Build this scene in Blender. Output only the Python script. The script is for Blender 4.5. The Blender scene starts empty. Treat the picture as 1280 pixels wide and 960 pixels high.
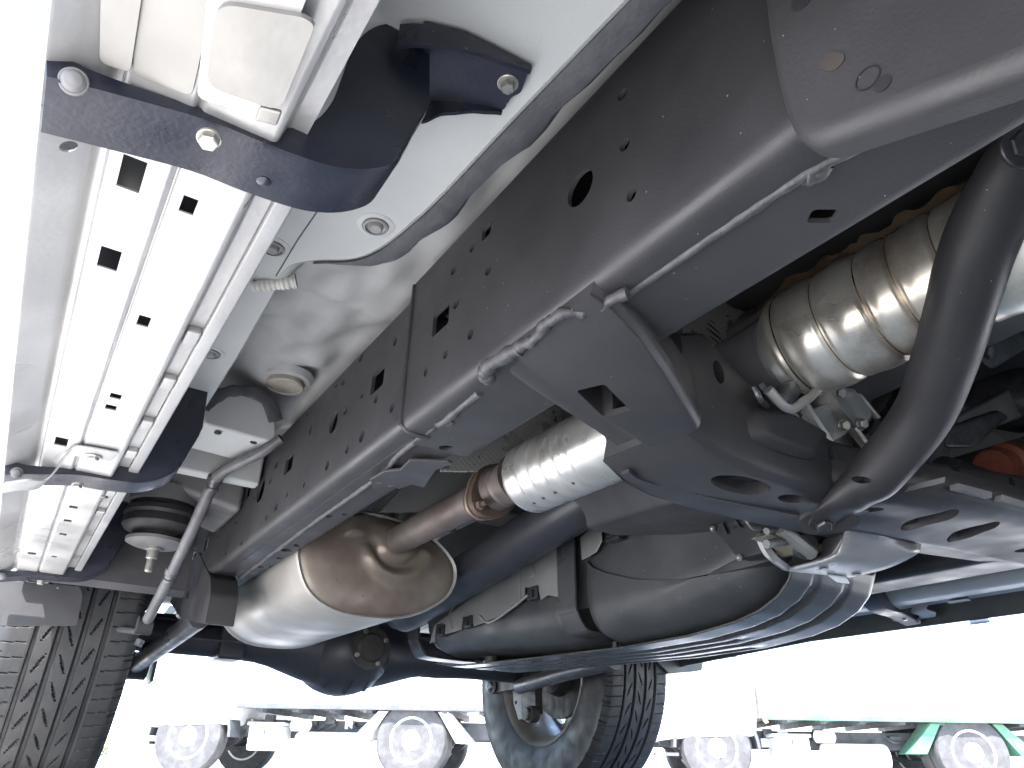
import bpy, bmesh, math, random
from mathutils import Vector, Matrix, noise
from mathutils.geometry import tessellate_polygon
R = math.radians
random.seed(7)
SC = bpy.context.scene
COL = SC.collection

# ------------------------------------------------------------------ camera
CAM_POS = Vector((0.0, 0.0, 0.10))
FOCAL = 900.0                      # focal length in pixels of a 1280 px wide frame
HEAD, PITCH, ROLL = R(32.987), R(27.771), R(1.2)
FW = Vector((math.sin(HEAD) * math.cos(PITCH), math.cos(HEAD) * math.cos(PITCH), math.sin(PITCH)))
RT0 = Vector((math.cos(HEAD), -math.sin(HEAD), 0))
UP0 = RT0.cross(FW)
RT = RT0 * math.cos(ROLL) + UP0 * math.sin(ROLL)
UP = UP0 * math.cos(ROLL) - RT0 * math.sin(ROLL)
cd = bpy.data.cameras.new('camera')
cd.sensor_width = 36.0
cd.lens = FOCAL / 1280 * 36
cd.clip_start = 0.02
cd.clip_end = 2000
cam = bpy.data.objects.new('camera', cd)
COL.objects.link(cam)
cam.matrix_world = Matrix.Translation(CAM_POS) @ Matrix((RT, UP, -FW)).transposed().to_4x4()
SC.camera = cam

# ------------------------------------------------------------------ sky, sun, exposure
SUN_EL, SUN_AZ = R(58), R(222)     # azimuth clockwise from +Y
w = bpy.data.worlds.new('World')
SC.world = w
w.use_nodes = True
nt = w.node_tree
sky = nt.nodes.new('ShaderNodeTexSky')
sky.sky_type = 'NISHITA'
sky.sun_disc = False
sky.sun_elevation = SUN_EL
sky.sun_rotation = SUN_AZ
sky.dust_density = 1.0
sky.ozone_density = 0.8
nt.links.new(sky.outputs[0], nt.nodes['Background'].inputs[0])
nt.nodes['Background'].inputs[1].default_value = 0.15
sl = bpy.data.lights.new('sun', 'SUN')
sl.energy = 4.6
sl.angle = R(0.5)
sl.color = (1.0, 0.97, 0.935)
sun = bpy.data.objects.new('sun', sl)
COL.objects.link(sun)
sd = Vector((math.sin(SUN_AZ) * math.cos(SUN_EL), math.cos(SUN_AZ) * math.cos(SUN_EL), math.sin(SUN_EL)))
sun.rotation_euler = sd.to_track_quat('Z', 'Y').to_euler()
SC.view_settings.view_transform = 'Standard'
SC.view_settings.look = 'None'
SC.view_settings.gamma = 1.0
SC.view_settings.exposure = 2.72
SC.cycles.max_bounces = 6
SC.cycles.diffuse_bounces = 4
SC.cycles.glossy_bounces = 3
SC.cycles.transmission_bounces = 2
SC.cycles.sample_clamp_indirect = 12.0
SC.cycles.caustics_reflective = False
SC.cycles.caustics_refractive = False


# ------------------------------------------------------------------ helpers
def P(px, py, **k):
    """the point of the plane X=, Y= or Z= (or at depth D=) seen along that line of sight"""
    d = FW + RT * ((px - 640) / FOCAL) - UP * ((py - 480) / FOCAL)
    a, v = list(k.items())[0]
    if a == 'D':
        return CAM_POS + d * v
    i = 'XYZ'.index(a)
    return CAM_POS + d * ((v - CAM_POS[i]) / d[i])


def V(*a):
    return Vector(a)


def finish(o, smooth=True, ang=35, bevel=0, wn=True, seg=2):
    me = o.data
    if smooth:
        me.shade_smooth()
        me.set_sharp_from_angle(angle=R(ang))
    if bevel:
        b = o.modifiers.new('bevel', 'BEVEL')
        b.width = bevel
        b.segments = seg
        b.limit_method = 'ANGLE'
        b.angle_limit = R(35)
        b.harden_normals = False
    if wn and smooth:
        m = o.modifiers.new('wn', 'WEIGHTED_NORMAL')
        m.keep_sharp = not bevel
    return o


def obj(name, geo, mat, parent=None, label=None, smooth=True, ang=35, bevel=0, wn=True, seg=2):
    """link (verts, faces) as one mesh object"""
    vs, fs = geo
    me = bpy.data.meshes.new(name)
    me.from_pydata([tuple(v) for v in vs], [], [tuple(f) for f in fs])
    bm = bmesh.new()
    bm.from_mesh(me)
    bmesh.ops.recalc_face_normals(bm, faces=bm.faces)
    bm.to_mesh(me)
    bm.free()
    me.materials.append(MT[mat])
    o = bpy.data.objects.new(name, me)
    COL.objects.link(o)
    if parent is not None:
        attach(o, parent)
    if label:
        o['label'] = label
    if name.startswith('weld'):
        ang, wn = 85, False
    return finish(o, smooth, ang, bevel, wn, seg)


def attach(o, parent):
    o.parent = parent
    if parent.type == 'EMPTY' and parent.get('worldspace'):
        o.matrix_parent_inverse = Matrix.Translation(-parent.location)


def joined(*geos):
    vs, fs = [], []
    for g in geos:
        n = len(vs)
        vs += list(g[0])
        fs += [[i + n for i in f] for f in g[1]]
    return vs, fs


def moved(g, v):
    return [Vector(p) + v for p in g[0]], g[1]


def box(a, b):
    (x0, y0, z0), (x1, y1, z1) = a, b
    vs = [V(x, y, z) for x in (x0, x1) for y in (y0, y1) for z in (z0, z1)]
    return vs, [(0, 1, 3, 2), (4, 6, 7, 5), (0, 4, 5, 1), (2, 3, 7, 6), (0, 2, 6, 4), (1, 5, 7, 3)]


def hexa(p, q):
    """solid between two 4-point loops"""
    return loft([p, q])


def loft(secs, cap=True, closed=True):
    n = len(secs[0])
    vs = [Vector(p) for s in secs for p in s]
    fs = []
    for k in range(len(secs) - 1):
        for i in range(n if closed else n - 1):
            j = (i + 1) % n
            fs.append((k * n + i, k * n + j, (k + 1) * n + j, (k + 1) * n + i))
    if cap and closed:
        fs.append(tuple(range(n)))
        fs.append(tuple((len(secs) - 1) * n + i for i in reversed(range(n))))
    return vs, fs


def plate(outer, holes, t):
    """flat outline (3-D points) with holes, given the thickness vector t"""
    loops = [[Vector(p) for p in outer]] + [[Vector(p) for p in h] for h in holes]
    flat = [p for l in loops for p in l]
    tris = tessellate_polygon(loops)
    n = len(flat)
    t = Vector(t)
    vs = flat + [p + t for p in flat]
    fs = [tuple(f) for f in tris] + [tuple(i + n for i in reversed(f)) for f in tris]
    k = 0
    for l in loops:
        m = len(l)
        for i in range(m):
            j = (i + 1) % m
            fs.append((k + i, k + j, n + k + j, n + k + i))
        k += m
    return vs, fs


def cr(pts, n=6, closed=False):
    """smooth curve through points"""
    pts = [Vector(p) for p in pts]
    out = []
    m = len(pts)
    for i in range(m if closed else m - 1):
        if closed:
            a, b, c, d = (pts[(i + k - 1) % m] for k in range(4))
        else:
            b, c = pts[i], pts[i + 1]
            a = pts[i - 1] if i else b * 2 - c
            d = pts[i + 2] if i + 2 < m else c * 2 - b
        for k in range(n):
            t = k / n
            out.append(0.5 * ((2 * b) + (c - a) * t + (2 * a - 5 * b + 4 * c - d) * t * t + (3 * b - a - 3 * c + d) * t ** 3))
    if not closed:
        out.append(pts[-1])
    return out


def fillet(pts, r, seg=5):
    """round the inner corners of an open polyline"""
    pts = [Vector(p) for p in pts]
    out = [pts[0]]
    for i in range(1, len(pts) - 1):
        a, b, c = pts[i - 1], pts[i], pts[i + 1]
        u, v = (a - b), (c - b)
        rr = min(r, u.length * .45, v.length * .45)
        u.normalize(); v.normalize()
        p, q = b + u * rr, b + v * rr
        for k in range(seg + 1):
            t = k / seg
            out.append(p * (1 - t) ** 2 + b * 2 * t * (1 - t) + q * t * t)
    out.append(pts[-1])
    return out


def rloop(pts, r, seg=4):
    """round every corner of a closed loop"""
    pts = [Vector(p) for p in pts]
    m = len(pts)
    out = []
    for i in range(m):
        a, b, c = pts[i - 1], pts[i], pts[(i + 1) % m]
        u, v = (a - b), (c - b)
        rr = min(r, u.length * .48, v.length * .48)
        u.normalize(); v.normalize()
        p, q = b + u * rr, b + v * rr
        for k in range(seg + 1):
            t = k / seg
            out.append(p * (1 - t) ** 2 + b * 2 * t * (1 - t) + q * t * t)
    return out


def frames(path, up=None):
    n = len(path)
    T = []
    for i in range(n):
        T.append((path[min(i + 1, n - 1)] - path[max(i - 1, 0)]).normalized())
    u = Vector(up) if up is not None else (V(0, 0, 1) if abs(T[0].z) < .9 else V(1, 0, 0))
    out = []
    for t in T:
        s = t.cross(u).normalized()
        u2 = s.cross(t).normalized()
        out.append((s, u2, t))
        if up is None:
            u = u2
    return out


def tube(path, r, seg=14, up=None, cap=True, flat=None):
    """round tube; r a number or a list of radii; flat = list of (side, height) factors"""
    path = [Vector(p) for p in path]
    n = len(path)
    rr = r if isinstance(r, (list, tuple)) else [r] * n
    secs = []
    for i, (s, u, t) in enumerate(frames(path, up)):
        fa, fb = flat[i] if flat else (1, 1)
        secs.append([path[i] + (s * math.cos(a) * fa + u * math.sin(a) * fb) * rr[i]
                     for a in (2 * math.pi * k / seg for k in range(seg))])
    return loft(secs, cap)


def interp(vals, n):
    """resample a list of numbers (or tuples) to n entries"""
    out = []
    m = len(vals) - 1
    for i in range(n):
        t = i / (n - 1) * m
        k = min(int(t), m - 1)
        f = t - k
        f = f * f * (3 - 2 * f)
        a, b = vals[k], vals[k + 1]
        out.append(tuple(x + (y - x) * f for x, y in zip(a, b)) if isinstance(a, tuple) else a + (b - a) * f)
    return out


def lathe(origin, axis, prof, seg=32, ref=None, cap=True):
    """profile [(distance along the axis, radius)]"""
    o, ax = Vector(origin), Vector(axis).normalized()
    ref = Vector(ref) if ref is not None else (V(0, 0, 1) if abs(ax.z) < .9 else V(1, 0, 0))
    s = ax.cross(ref).normalized()
    u = s.cross(ax)
    return loft([[o + ax * t + (s * math.cos(a) + u * math.sin(a)) * max(r, 1e-4)
                  for a in (2 * math.pi * k / seg for k in range(seg))] for t, r in prof], cap)


def disc_pts(c, r, a, b, n=16, rb=None):
    c, a, b = Vector(c), Vector(a), Vector(b)
    rb = rb or r
    return [c + a * (r * math.cos(2 * math.pi * k / n)) + b * (rb * math.sin(2 * math.pi * k / n)) for k in range(n)]


def rect_pts(c, w_, h_, a, b, r=0.002):
    c, a, b = Vector(c), Vector(a), Vector(b)
    return rloop([c - a * w_ / 2 - b * h_ / 2, c + a * w_ / 2 - b * h_ / 2, c + a * w_ / 2 + b * h_ / 2, c - a * w_ / 2 + b * h_ / 2], r, 3)


def prism(loop, t):
    loop = [Vector(p) for p in loop]
    t = Vector(t)
    return loft([loop, [p + t for p in loop]])


def offset2(pts, t):
    """polyline of Vectors in a plane given as 2-D pairs -> offset copy"""
    out = []
    n = len(pts)
    for i in range(n):
        a = pts[max(i - 1, 0)]
        b = pts[min(i + 1, n - 1)]
        d = Vector((b[0] - a[0], b[1] - a[1]))
        d.normalize()
        out.append((pts[i][0] - d.y * t, pts[i][1] + d.x * t))
    return out


def channel(prof, t, y0, y1, ny=2, wav=0.0):
    """sheet metal of thickness t: open XZ profile extruded along Y"""
    off = offset2(prof, t)
    ring = list(prof) + off[::-1]
    secs = []
    for k in range(ny):
        y = y0 + (y1 - y0) * k / (ny - 1)
        secs.append([V(x, y, z) for x, z in ring])
    return loft(secs)


def cut(o, cutters):
    me = bpy.data.meshes.new('tmp')
    vs, fs = joined(*cutters)
    me.from_pydata([tuple(v) for v in vs], [], fs)
    bm = bmesh.new(); bm.from_mesh(me)
    bmesh.ops.recalc_face_normals(bm, faces=bm.faces)
    bm.to_mesh(me); bm.free()
    c = bpy.data.objects.new('tmp', me)
    COL.objects.link(c)
    mods = [(m.type) for m in o.modifiers]
    saved = list(o.modifiers)
    for m in saved:
        m.show_viewport = False
    b = o.modifiers.new('b', 'BOOLEAN')
    b.operation = 'DIFFERENCE'
    b.solver = 'EXACT'
    b.object = c
    dg = bpy.context.evaluated_depsgraph_get()
    new = bpy.data.meshes.new_from_object(o.evaluated_get(dg))
    o.modifiers.remove(b)
    for m in saved:
        m.show_viewport = True
    old = o.data
    new.name = old.name
    o.data = new
    new.shade_smooth()
    new.set_sharp_from_angle(angle=R(30))
    bpy.data.objects.remove(c)
    bpy.data.meshes.remove(me)
    return o


def bolt(name, pos, nrm, r, mat, parent, h=None, washer=1.45, label=None, round_=False):
    n = Vector(nrm).normalized()
    pos = Vector(pos)
    h = h or r * .8
    ref = V(.3, .2, .9) if abs(n.z) < .8 else V(1, .3, 0)
    a = n.cross(ref).normalized()
    b = n.cross(a)
    g = []
    if washer:
        g.append(lathe(pos - n * r * .1, n, [(0, r * washer), (r * .25, r * washer), (r * .32, r * washer * .93)], 20))
    if round_:
        g.append(lathe(pos, n, [(0, r), (h * .45, r * .97), (h * .8, r * .7), (h, r * .25)], 14))
    else:
        hx = [pos + n * h * f + (a * math.cos(k * math.pi / 3) + b * math.sin(k * math.pi / 3)) * r * s for f, s in ((0, 1), (.85, 1), (1, .86)) for k in range(6)]
        g.append(loft([hx[:6], hx[6:12], hx[12:]]))
    return obj(name, joined(*g), mat, parent, label, ang=25, wn=False)


def bead(path, r, jit, seg=8, n=8):
    """an uneven weld bead"""
    p = cr(path, n)
    rr = []
    for i, q in enumerate(p):
        k = noise.noise(q * 90) * jit + noise.noise(q * 260) * jit * .6
        rr.append(max(r * .35, r * (1 + k)))
        p[i] = q + V(noise.noise(q * 70 + V(9, 0, 0)), noise.noise(q * 70 + V(0, 9, 0)), noise.noise(q * 70 + V(0, 0, 9))) * r * jit * .6
    return tube(p, rr, 12)


def copy_part(o, dv, parent=None, flip=None, skip=()):
    c = o.copy()
    COL.objects.link(c)
    if parent is not None:
        c.parent = parent
    for ch in list(o.children):
        if ch.name in skip:
            continue
        d = ch.copy()
        COL.objects.link(d)
        d.parent = c
    c.location = Vector(o.location) + Vector(dv)
    if flip:
        c.scale = flip
    return c


# ------------------------------------------------------------------ materials
MT = {}


def mat(name, col, rough, metal=0.0, col2=None, nscale=6.0, lo=.4, hi=.65, speck=0.0, speck_scale=160, speck_col=(.5, .5, .48),
        bump=0.0, bscale=300.0, rvar=.12, stretch=None, spec=.5, dust=0.0, dlo=.42, dscale=2.3, dustcol=(.3, .29, .27), coat=0.0, bump2=0.0, b2scale=25):
    m = bpy.data.materials.new(name)
    m.use_nodes = True
    n = m.node_tree.nodes
    L = m.node_tree.links.new
    bs = n['Principled BSDF']
    tc = n.new('ShaderNodeTexCoord')
    src = tc.outputs['Object']
    if stretch:
        mp = n.new('ShaderNodeMapping')
        mp.inputs['Scale'].default_value = stretch
        L(src, mp.inputs[0])
        src_s = mp.outputs[0]
    else:
        src_s = src
    nz = n.new('ShaderNodeTexNoise')
    nz.inputs['Scale'].default_value = nscale
    nz.inputs['Detail'].default_value = 3
    nz.inputs['Roughness'].default_value = .62
    L(src_s, nz.inputs['Vector'])
    rp = n.new('ShaderNodeValToRGB')
    rp.color_ramp.elements[0].position = lo
    rp.color_ramp.elements[1].position = hi
    c2 = col2 or tuple(min(1, c * 1.35) for c in col)
    rp.color_ramp.elements[0].color = (*col, 1)
    rp.color_ramp.elements[1].color = (*c2, 1)
    L(nz.outputs['Fac'], rp.inputs[0])
    out = rp.outputs[0]

    def mix(fac, a, colour):
        mx = n.new('ShaderNodeMix')
        mx.data_type = 'RGBA'
        L(fac, mx.inputs['Factor'])
        L(a, mx.inputs['A'])
        mx.inputs['B'].default_value = (*colour, 1)
        return mx.outputs['Result']

    def math_(op, a, b):
        k = n.new('ShaderNodeMath')
        k.operation = op
        for i, q in enumerate((a, b)):
            if isinstance(q, (int, float)):
                k.inputs[i].default_value = q
            else:
                L(q, k.inputs[i])
        return k.outputs[0]
    if dust:
        nd = n.new('ShaderNodeTexNoise')
        nd.inputs['Scale'].default_value = dscale
        nd.inputs['Detail'].default_value = 5
        nd.inputs['Roughness'].default_value = .7
        L(src, nd.inputs['Vector'])
        mr = n.new('ShaderNodeMapRange')
        mr.inputs['From Min'].default_value = dlo
        mr.inputs['From Max'].default_value = .8
        mr.inputs['To Max'].default_value = dust
        L(nd.outputs['Fac'], mr.inputs['Value'])
        out = mix(mr.outputs[0], out, dustcol)
    if speck:
        vo = n.new('ShaderNodeTexVoronoi')
        vo.inputs['Scale'].default_value = speck_scale
        L(src, vo.inputs['Vector'])
        sep = n.new('ShaderNodeSeparateColor')
        L(vo.outputs['Color'], sep.inputs[0])
        size = math_('MULTIPLY', sep.outputs[0], .14)
        near = math_('LESS_THAN', vo.outputs['Distance'], size)
        pick = math_('LESS_THAN', sep.outputs[1], speck)
        f = math_('MULTIPLY', near, pick)
        out = mix(math_('MULTIPLY', f, .8), out, speck_col)
    L(out, bs.inputs['Base Color'])
    bs.inputs['Metallic'].default_value = metal
    bs.inputs['Specular IOR Level'].default_value = spec
    bs.inputs['Coat Weight'].default_value = coat
    mr = n.new('ShaderNodeMapRange')
    mr.inputs['From Min'].default_value = .3
    mr.inputs['From Max'].default_value = .7
    mr.inputs['To Min'].default_value = max(.03, rough - rvar)
    mr.inputs['To Max'].default_value = min(1, rough + rvar)
    nr = n.new('ShaderNodeTexNoise')
    nr.inputs['Scale'].default_value = nscale * 2.7
    nr.inputs['Detail'].default_value = 2
    L(src_s, nr.inputs['Vector'])
    L(nr.outputs['Fac'], mr.inputs['Value'])
    L(mr.outputs[0], bs.inputs['Roughness'])
    if bump or bump2:
        prev = None
        for s, d, dist in ((bscale, bump, .0006), (b2scale, bump2, .006)):
            if not d:
                continue
            nb = n.new('ShaderNodeTexNoise')
            nb.inputs['Scale'].default_value = s
            nb.inputs['Detail'].default_value = 1
            L(src_s, nb.inputs['Vector'])
            bp = n.new('ShaderNodeBump')
            bp.inputs['Strength'].default_value = d
            bp.inputs['Distance'].default_value = dist
            L(nb.outputs['Fac'], bp.inputs['Height'])
            if prev:
                L(prev, bp.inputs['Normal'])
            prev = bp.outputs[0]
        L(prev, bs.inputs['Normal'])
    MT[name] = m
    return m


BLK = (.033, .0325, .0355)
mat('frame_paint', BLK, .50, col2=(.045, .044, .048), nscale=4, speck=.05, speck_scale=210, bump=.35, bscale=420, dust=.10, dustcol=(.10, .10, .105), bump2=.25, b2scale=18)
mat('bracket_paint', (.010, .012, .022), .36, col2=(.016, .018, .030), nscale=14, speck=.10, speck_scale=150, speck_col=(.42, .38, .32), bump=.25, dust=.08, dustcol=(.09, .085, .085))
mat('weld', (.045, .044, .05), .48, col2=(.075, .073, .08), nscale=60, bump=.8, bscale=500)
mat('body_white', (.40, .412, .415), .42, col2=(.45, .462, .465), nscale=5, speck=.03, speck_scale=150, speck_col=(.33, .22, .15), bump=.25, bscale=500, dust=.25, dustcol=(.33, .345, .355))
mat('floor_white', (.32, .325, .33), .5, col2=(.44, .445, .45), nscale=7, dust=.3, dustcol=(.24, .245, .26), bump2=.3, b2scale=10)
mat('sealant', (.055, .058, .066), .75, col2=(.085, .088, .098), nscale=40, bump=.8, bscale=260, stretch=(1, .6, 1))
mat('sealant_pale', (.5, .49, .46), .7, col2=(.62, .61, .58), nscale=40, bump=.6, bscale=260)
mat('board_steel', (.34, .34, .345), .36, metal=.4, col2=(.42, .42, .42), nscale=5, dust=.3, dustcol=(.42, .39, .36), speck=.05, speck_scale=150, speck_col=(.22, .17, .13), bump=.3, bscale=180)
mat('board_plain', (.24, .245, .255), .45, metal=.3, col2=(.30, .305, .315), nscale=8, dust=.3, dustcol=(.5, .46, .42), bump=.3)
mat('brushed', (.24, .235, .225), .40, metal=.5, col2=(.32, .315, .305), nscale=9, dust=.3, dustcol=(.22, .2, .18), bump=.25, bscale=160)
mat('plug', (.22, .22, .225), .55, col2=(.28, .28, .28), nscale=30, dust=.2)
mat('plug_tan', (.37, .33, .29), .55, col2=(.46, .42, .38), nscale=40)
mat('bolt_zinc', (.30, .295, .275), .38, metal=.7, col2=(.42, .41, .385), nscale=60)
mat('bolt_dark', (.07, .07, .08), .4, metal=.6, col2=(.12, .12, .13), nscale=60)
mat('converter', (.72, .67, .57), .36, metal=.75, col2=(.86, .83, .75), nscale=5, lo=.35, hi=.6, dust=.9, dlo=.46, dscale=8, dustcol=(.22, .14, .09), speck=.05, speck_scale=50, speck_col=(.08, .04, .03), bump2=.35, b2scale=16)
mat('converter_stain', (.16, .09, .06), .38, metal=.9, col2=(.36, .26, .18), nscale=11, dust=.3, dustcol=(.08, .04, .03))
mat('shield_silver', (.66, .65, .62), .36, metal=.75, col2=(.76, .75, .73), nscale=8, dust=.25, dustcol=(.5, .45, .38), speck=.05, speck_scale=60, speck_col=(.1, .07, .05), bump2=.25, b2scale=14)
mat('exhaust_pipe', (.17, .145, .135), .52, metal=.6, col2=(.26, .23, .22), nscale=7, dust=.45, dlo=.36, dscale=6, dustcol=(.12, .08, .07), bump=.4, bscale=150)
mat('rust', (.075, .050, .042), .65, metal=.3, col2=(.14, .095, .075), nscale=28, bump=.8, bscale=120)
mat('flange_edge', (.30, .24, .19), .5, metal=.6, col2=(.40, .33, .27), nscale=20)
mat('muffler_skin', (.44, .43, .405), .42, metal=.4, col2=(.53, .52, .495), nscale=3.5, dust=.6, dlo=.4, dscale=5, dustcol=(.30, .25, .20), bump2=.2, b2scale=10)
mat('muffler_end', (.23, .185, .145), .40, metal=.45, col2=(.39, .345, .28), nscale=6, lo=.38, hi=.62, dust=.9, dlo=.36, dscale=5, dustcol=(.13, .085, .085), speck=.06, speck_scale=70, speck_col=(.09, .06, .05))
mat('dimple_foil', (.72, .71, .68), .34, metal=.6, col2=(.75, .74, .7), nscale=12, dust=.3, dustcol=(.3, .25, .2))
mat('plastic', (.030, .032, .035), .42, col2=(.046, .049, .053), nscale=5, speck=.30, speck_scale=75, speck_col=(.17, .18, .19), dust=.5, dlo=.38, dscale=4, dustcol=(.10, .103, .106), bump=.4, bscale=220)
mat('plastic_smooth', (.018, .019, .022), .38, col2=(.028, .029, .032), nscale=8, speck=.05, speck_scale=80)
mat('skid', (.052, .054, .058), .30, col2=(.074, .076, .081), nscale=4, rvar=.07, coat=.1, speck=.08, speck_scale=170, speck_col=(.3, .3, .3), dust=.2, dustcol=(.14, .14, .14))
mat('grey_shield', (.26, .26, .255), .42, metal=.45, col2=(.34, .34, .33), nscale=5, dust=.3, dustcol=(.17, .16, .15), bump=.3)
mat('cast_alu', (.40, .40, .385), .48, metal=.75, col2=(.54, .54, .52), nscale=10, dust=.45, dustcol=(.2, .19, .17), bump=.9, bscale=220)
mat('cast_gold', (.28, .25, .18), .45, metal=.6, col2=(.38, .35, .28), nscale=16, dust=.3, dustcol=(.2, .17, .1), bump=.8, bscale=240)
mat('guard_grey', (.36, .365, .38), .34, metal=.35, col2=(.43, .435, .45), nscale=4, speck=.08, speck_scale=70, speck_col=(.06, .06, .06), bump=.25, bscale=400)
mat('rubber', (.016, .016, .018), .58, col2=(.024, .024, .026), nscale=9, dust=.12, dustcol=(.045, .043, .042), bump=.5, bscale=300)
mat('rubber_tread', (.018, .018, .020), .62, col2=(.028, .028, .030), nscale=14, dust=.3, dustcol=(.06, .06, .061), bump=.6, bscale=260)
mat('rim_alloy', (.50, .47, .43), .38, metal=.8, col2=(.6, .58, .55), nscale=7, dust=.5, dustcol=(.2, .15, .11))
mat('hub_dark', (.035, .033, .033), .55, metal=.3, col2=(.07, .065, .062), nscale=16, dust=.3, dustcol=(.12, .09, .07))
mat('axle_paint', (.024, .025, .032), .42, col2=(.036, .037, .046), nscale=5, dust=.2, dustcol=(.09, .09, .10))
mat('arm_steel', (.09, .09, .098), .36, metal=.4, col2=(.13, .13, .14), nscale=8, dust=.25, dustcol=(.09, .08, .08))
mat('cable_grey', (.085, .085, .092), .5, col2=(.12, .12, .128), nscale=20)
mat('mount_grey', (.10, .10, .108), .52, col2=(.15, .15, .155), nscale=12, dust=.3)
mat('orange_rust', (.33, .09, .05), .55, col2=(.2, .06, .04), nscale=20)
mat('underfloor', (.05, .05, .055), .7, col2=(.08, .08, .085), nscale=6)
mat('car_paint', (.62, .64, .65), .25, metal=.2, col2=(.64, .66, .67), nscale=2, coat=.6)
mat('glass_dark', (.02, .024, .026), .05, col2=(.022, .026, .028), rvar=.01)
mat('skirt_dark', (.028, .034, .033), .42, col2=(.038, .045, .043), nscale=6, dust=.2)
mat('truck_white', (.74, .75, .76), .4, col2=(.78, .79, .80), nscale=4, dust=.2, dustcol=(.6, .58, .54))
mat('truck_frame', (.055, .06, .07), .6, col2=(.09, .095, .105), nscale=7, dust=.2, dustcol=(.16, .155, .15))
mat('truck_green', (.05, .17, .11), .5, col2=(.07, .21, .14), nscale=5, dust=.3, dustcol=(.35, .4, .34))
mat('truck_tyre', (.05, .05, .054), .75, col2=(.08, .08, .084), nscale=9)
mat('truck_tan', (.45, .36, .2), .6, col2=(.5, .42, .28), nscale=9)
mat('leaf', (.07, .10, .03), .6, col2=(.11, .13, .05), nscale=9)
mat('bark', (.1, .08, .06), .8)

mat('rust_faint', (.042, .037, .033), .5, col2=(.056, .048, .042), nscale=60)
mat('truck_dark', (.035, .035, .04), .6)
# concrete yard: pale, with fine relief and stains
gm = mat('concrete', (.46, .45, .435), .85, col2=(.55, .54, .52), nscale=1.3, speck=.3, speck_scale=40, speck_col=(.28, .27, .26), bump=.6, bscale=60, dust=.3, dustcol=(.38, .37, .355))

# ------------------------------------------------------------------ ground: one sheet that falls away a little towards the trucks
def ground():
    n = 60
    vs, fs = [], []
    ticks = [-400, -200, -100, -50, -25, -15, -10] + [-8 + .8 * k for k in range(36)] + [24, 30, 45, 80, 150, 300, 500]
    for y in ticks:
        for x in ticks:
            d = math.hypot(x - .9, y - .8)
            t = min(1, max(0, (d - 3.2) / 3.2))
            vs.append(V(x, y, -.08 * t * t * (3 - 2 * t)))
    m = len(ticks)
    for j in range(m - 1):
        for i in range(m - 1):
            fs.append((j * m + i, j * m + i + 1, (j + 1) * m + i + 1, (j + 1) * m + i))
    o = obj('ground', (vs, fs), 'concrete', wn=False)
    o['kind'] = 'structure'
    o['label'] = 'pale concrete yard under the vehicle and the trucks'
ground()

# ------------------------------------------------------------------ the vehicle seen from below
CAR = bpy.data.objects.new('sport_utility_vehicle', None)
COL.objects.link(CAR)
CAR.location = (.89, .8, 0)
CAR['worldspace'] = True
CAR['label'] = 'white off-road vehicle seen from underneath, black ladder frame and exhaust, on its wheels'
CAR['category'] = 'vehicle'
CX = .89                       # middle plane of the vehicle
X1, Y1, Z1 = V(1, 0, 0), V(0, 1, 0), V(0, 0, 1)

exec_parts = True
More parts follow.
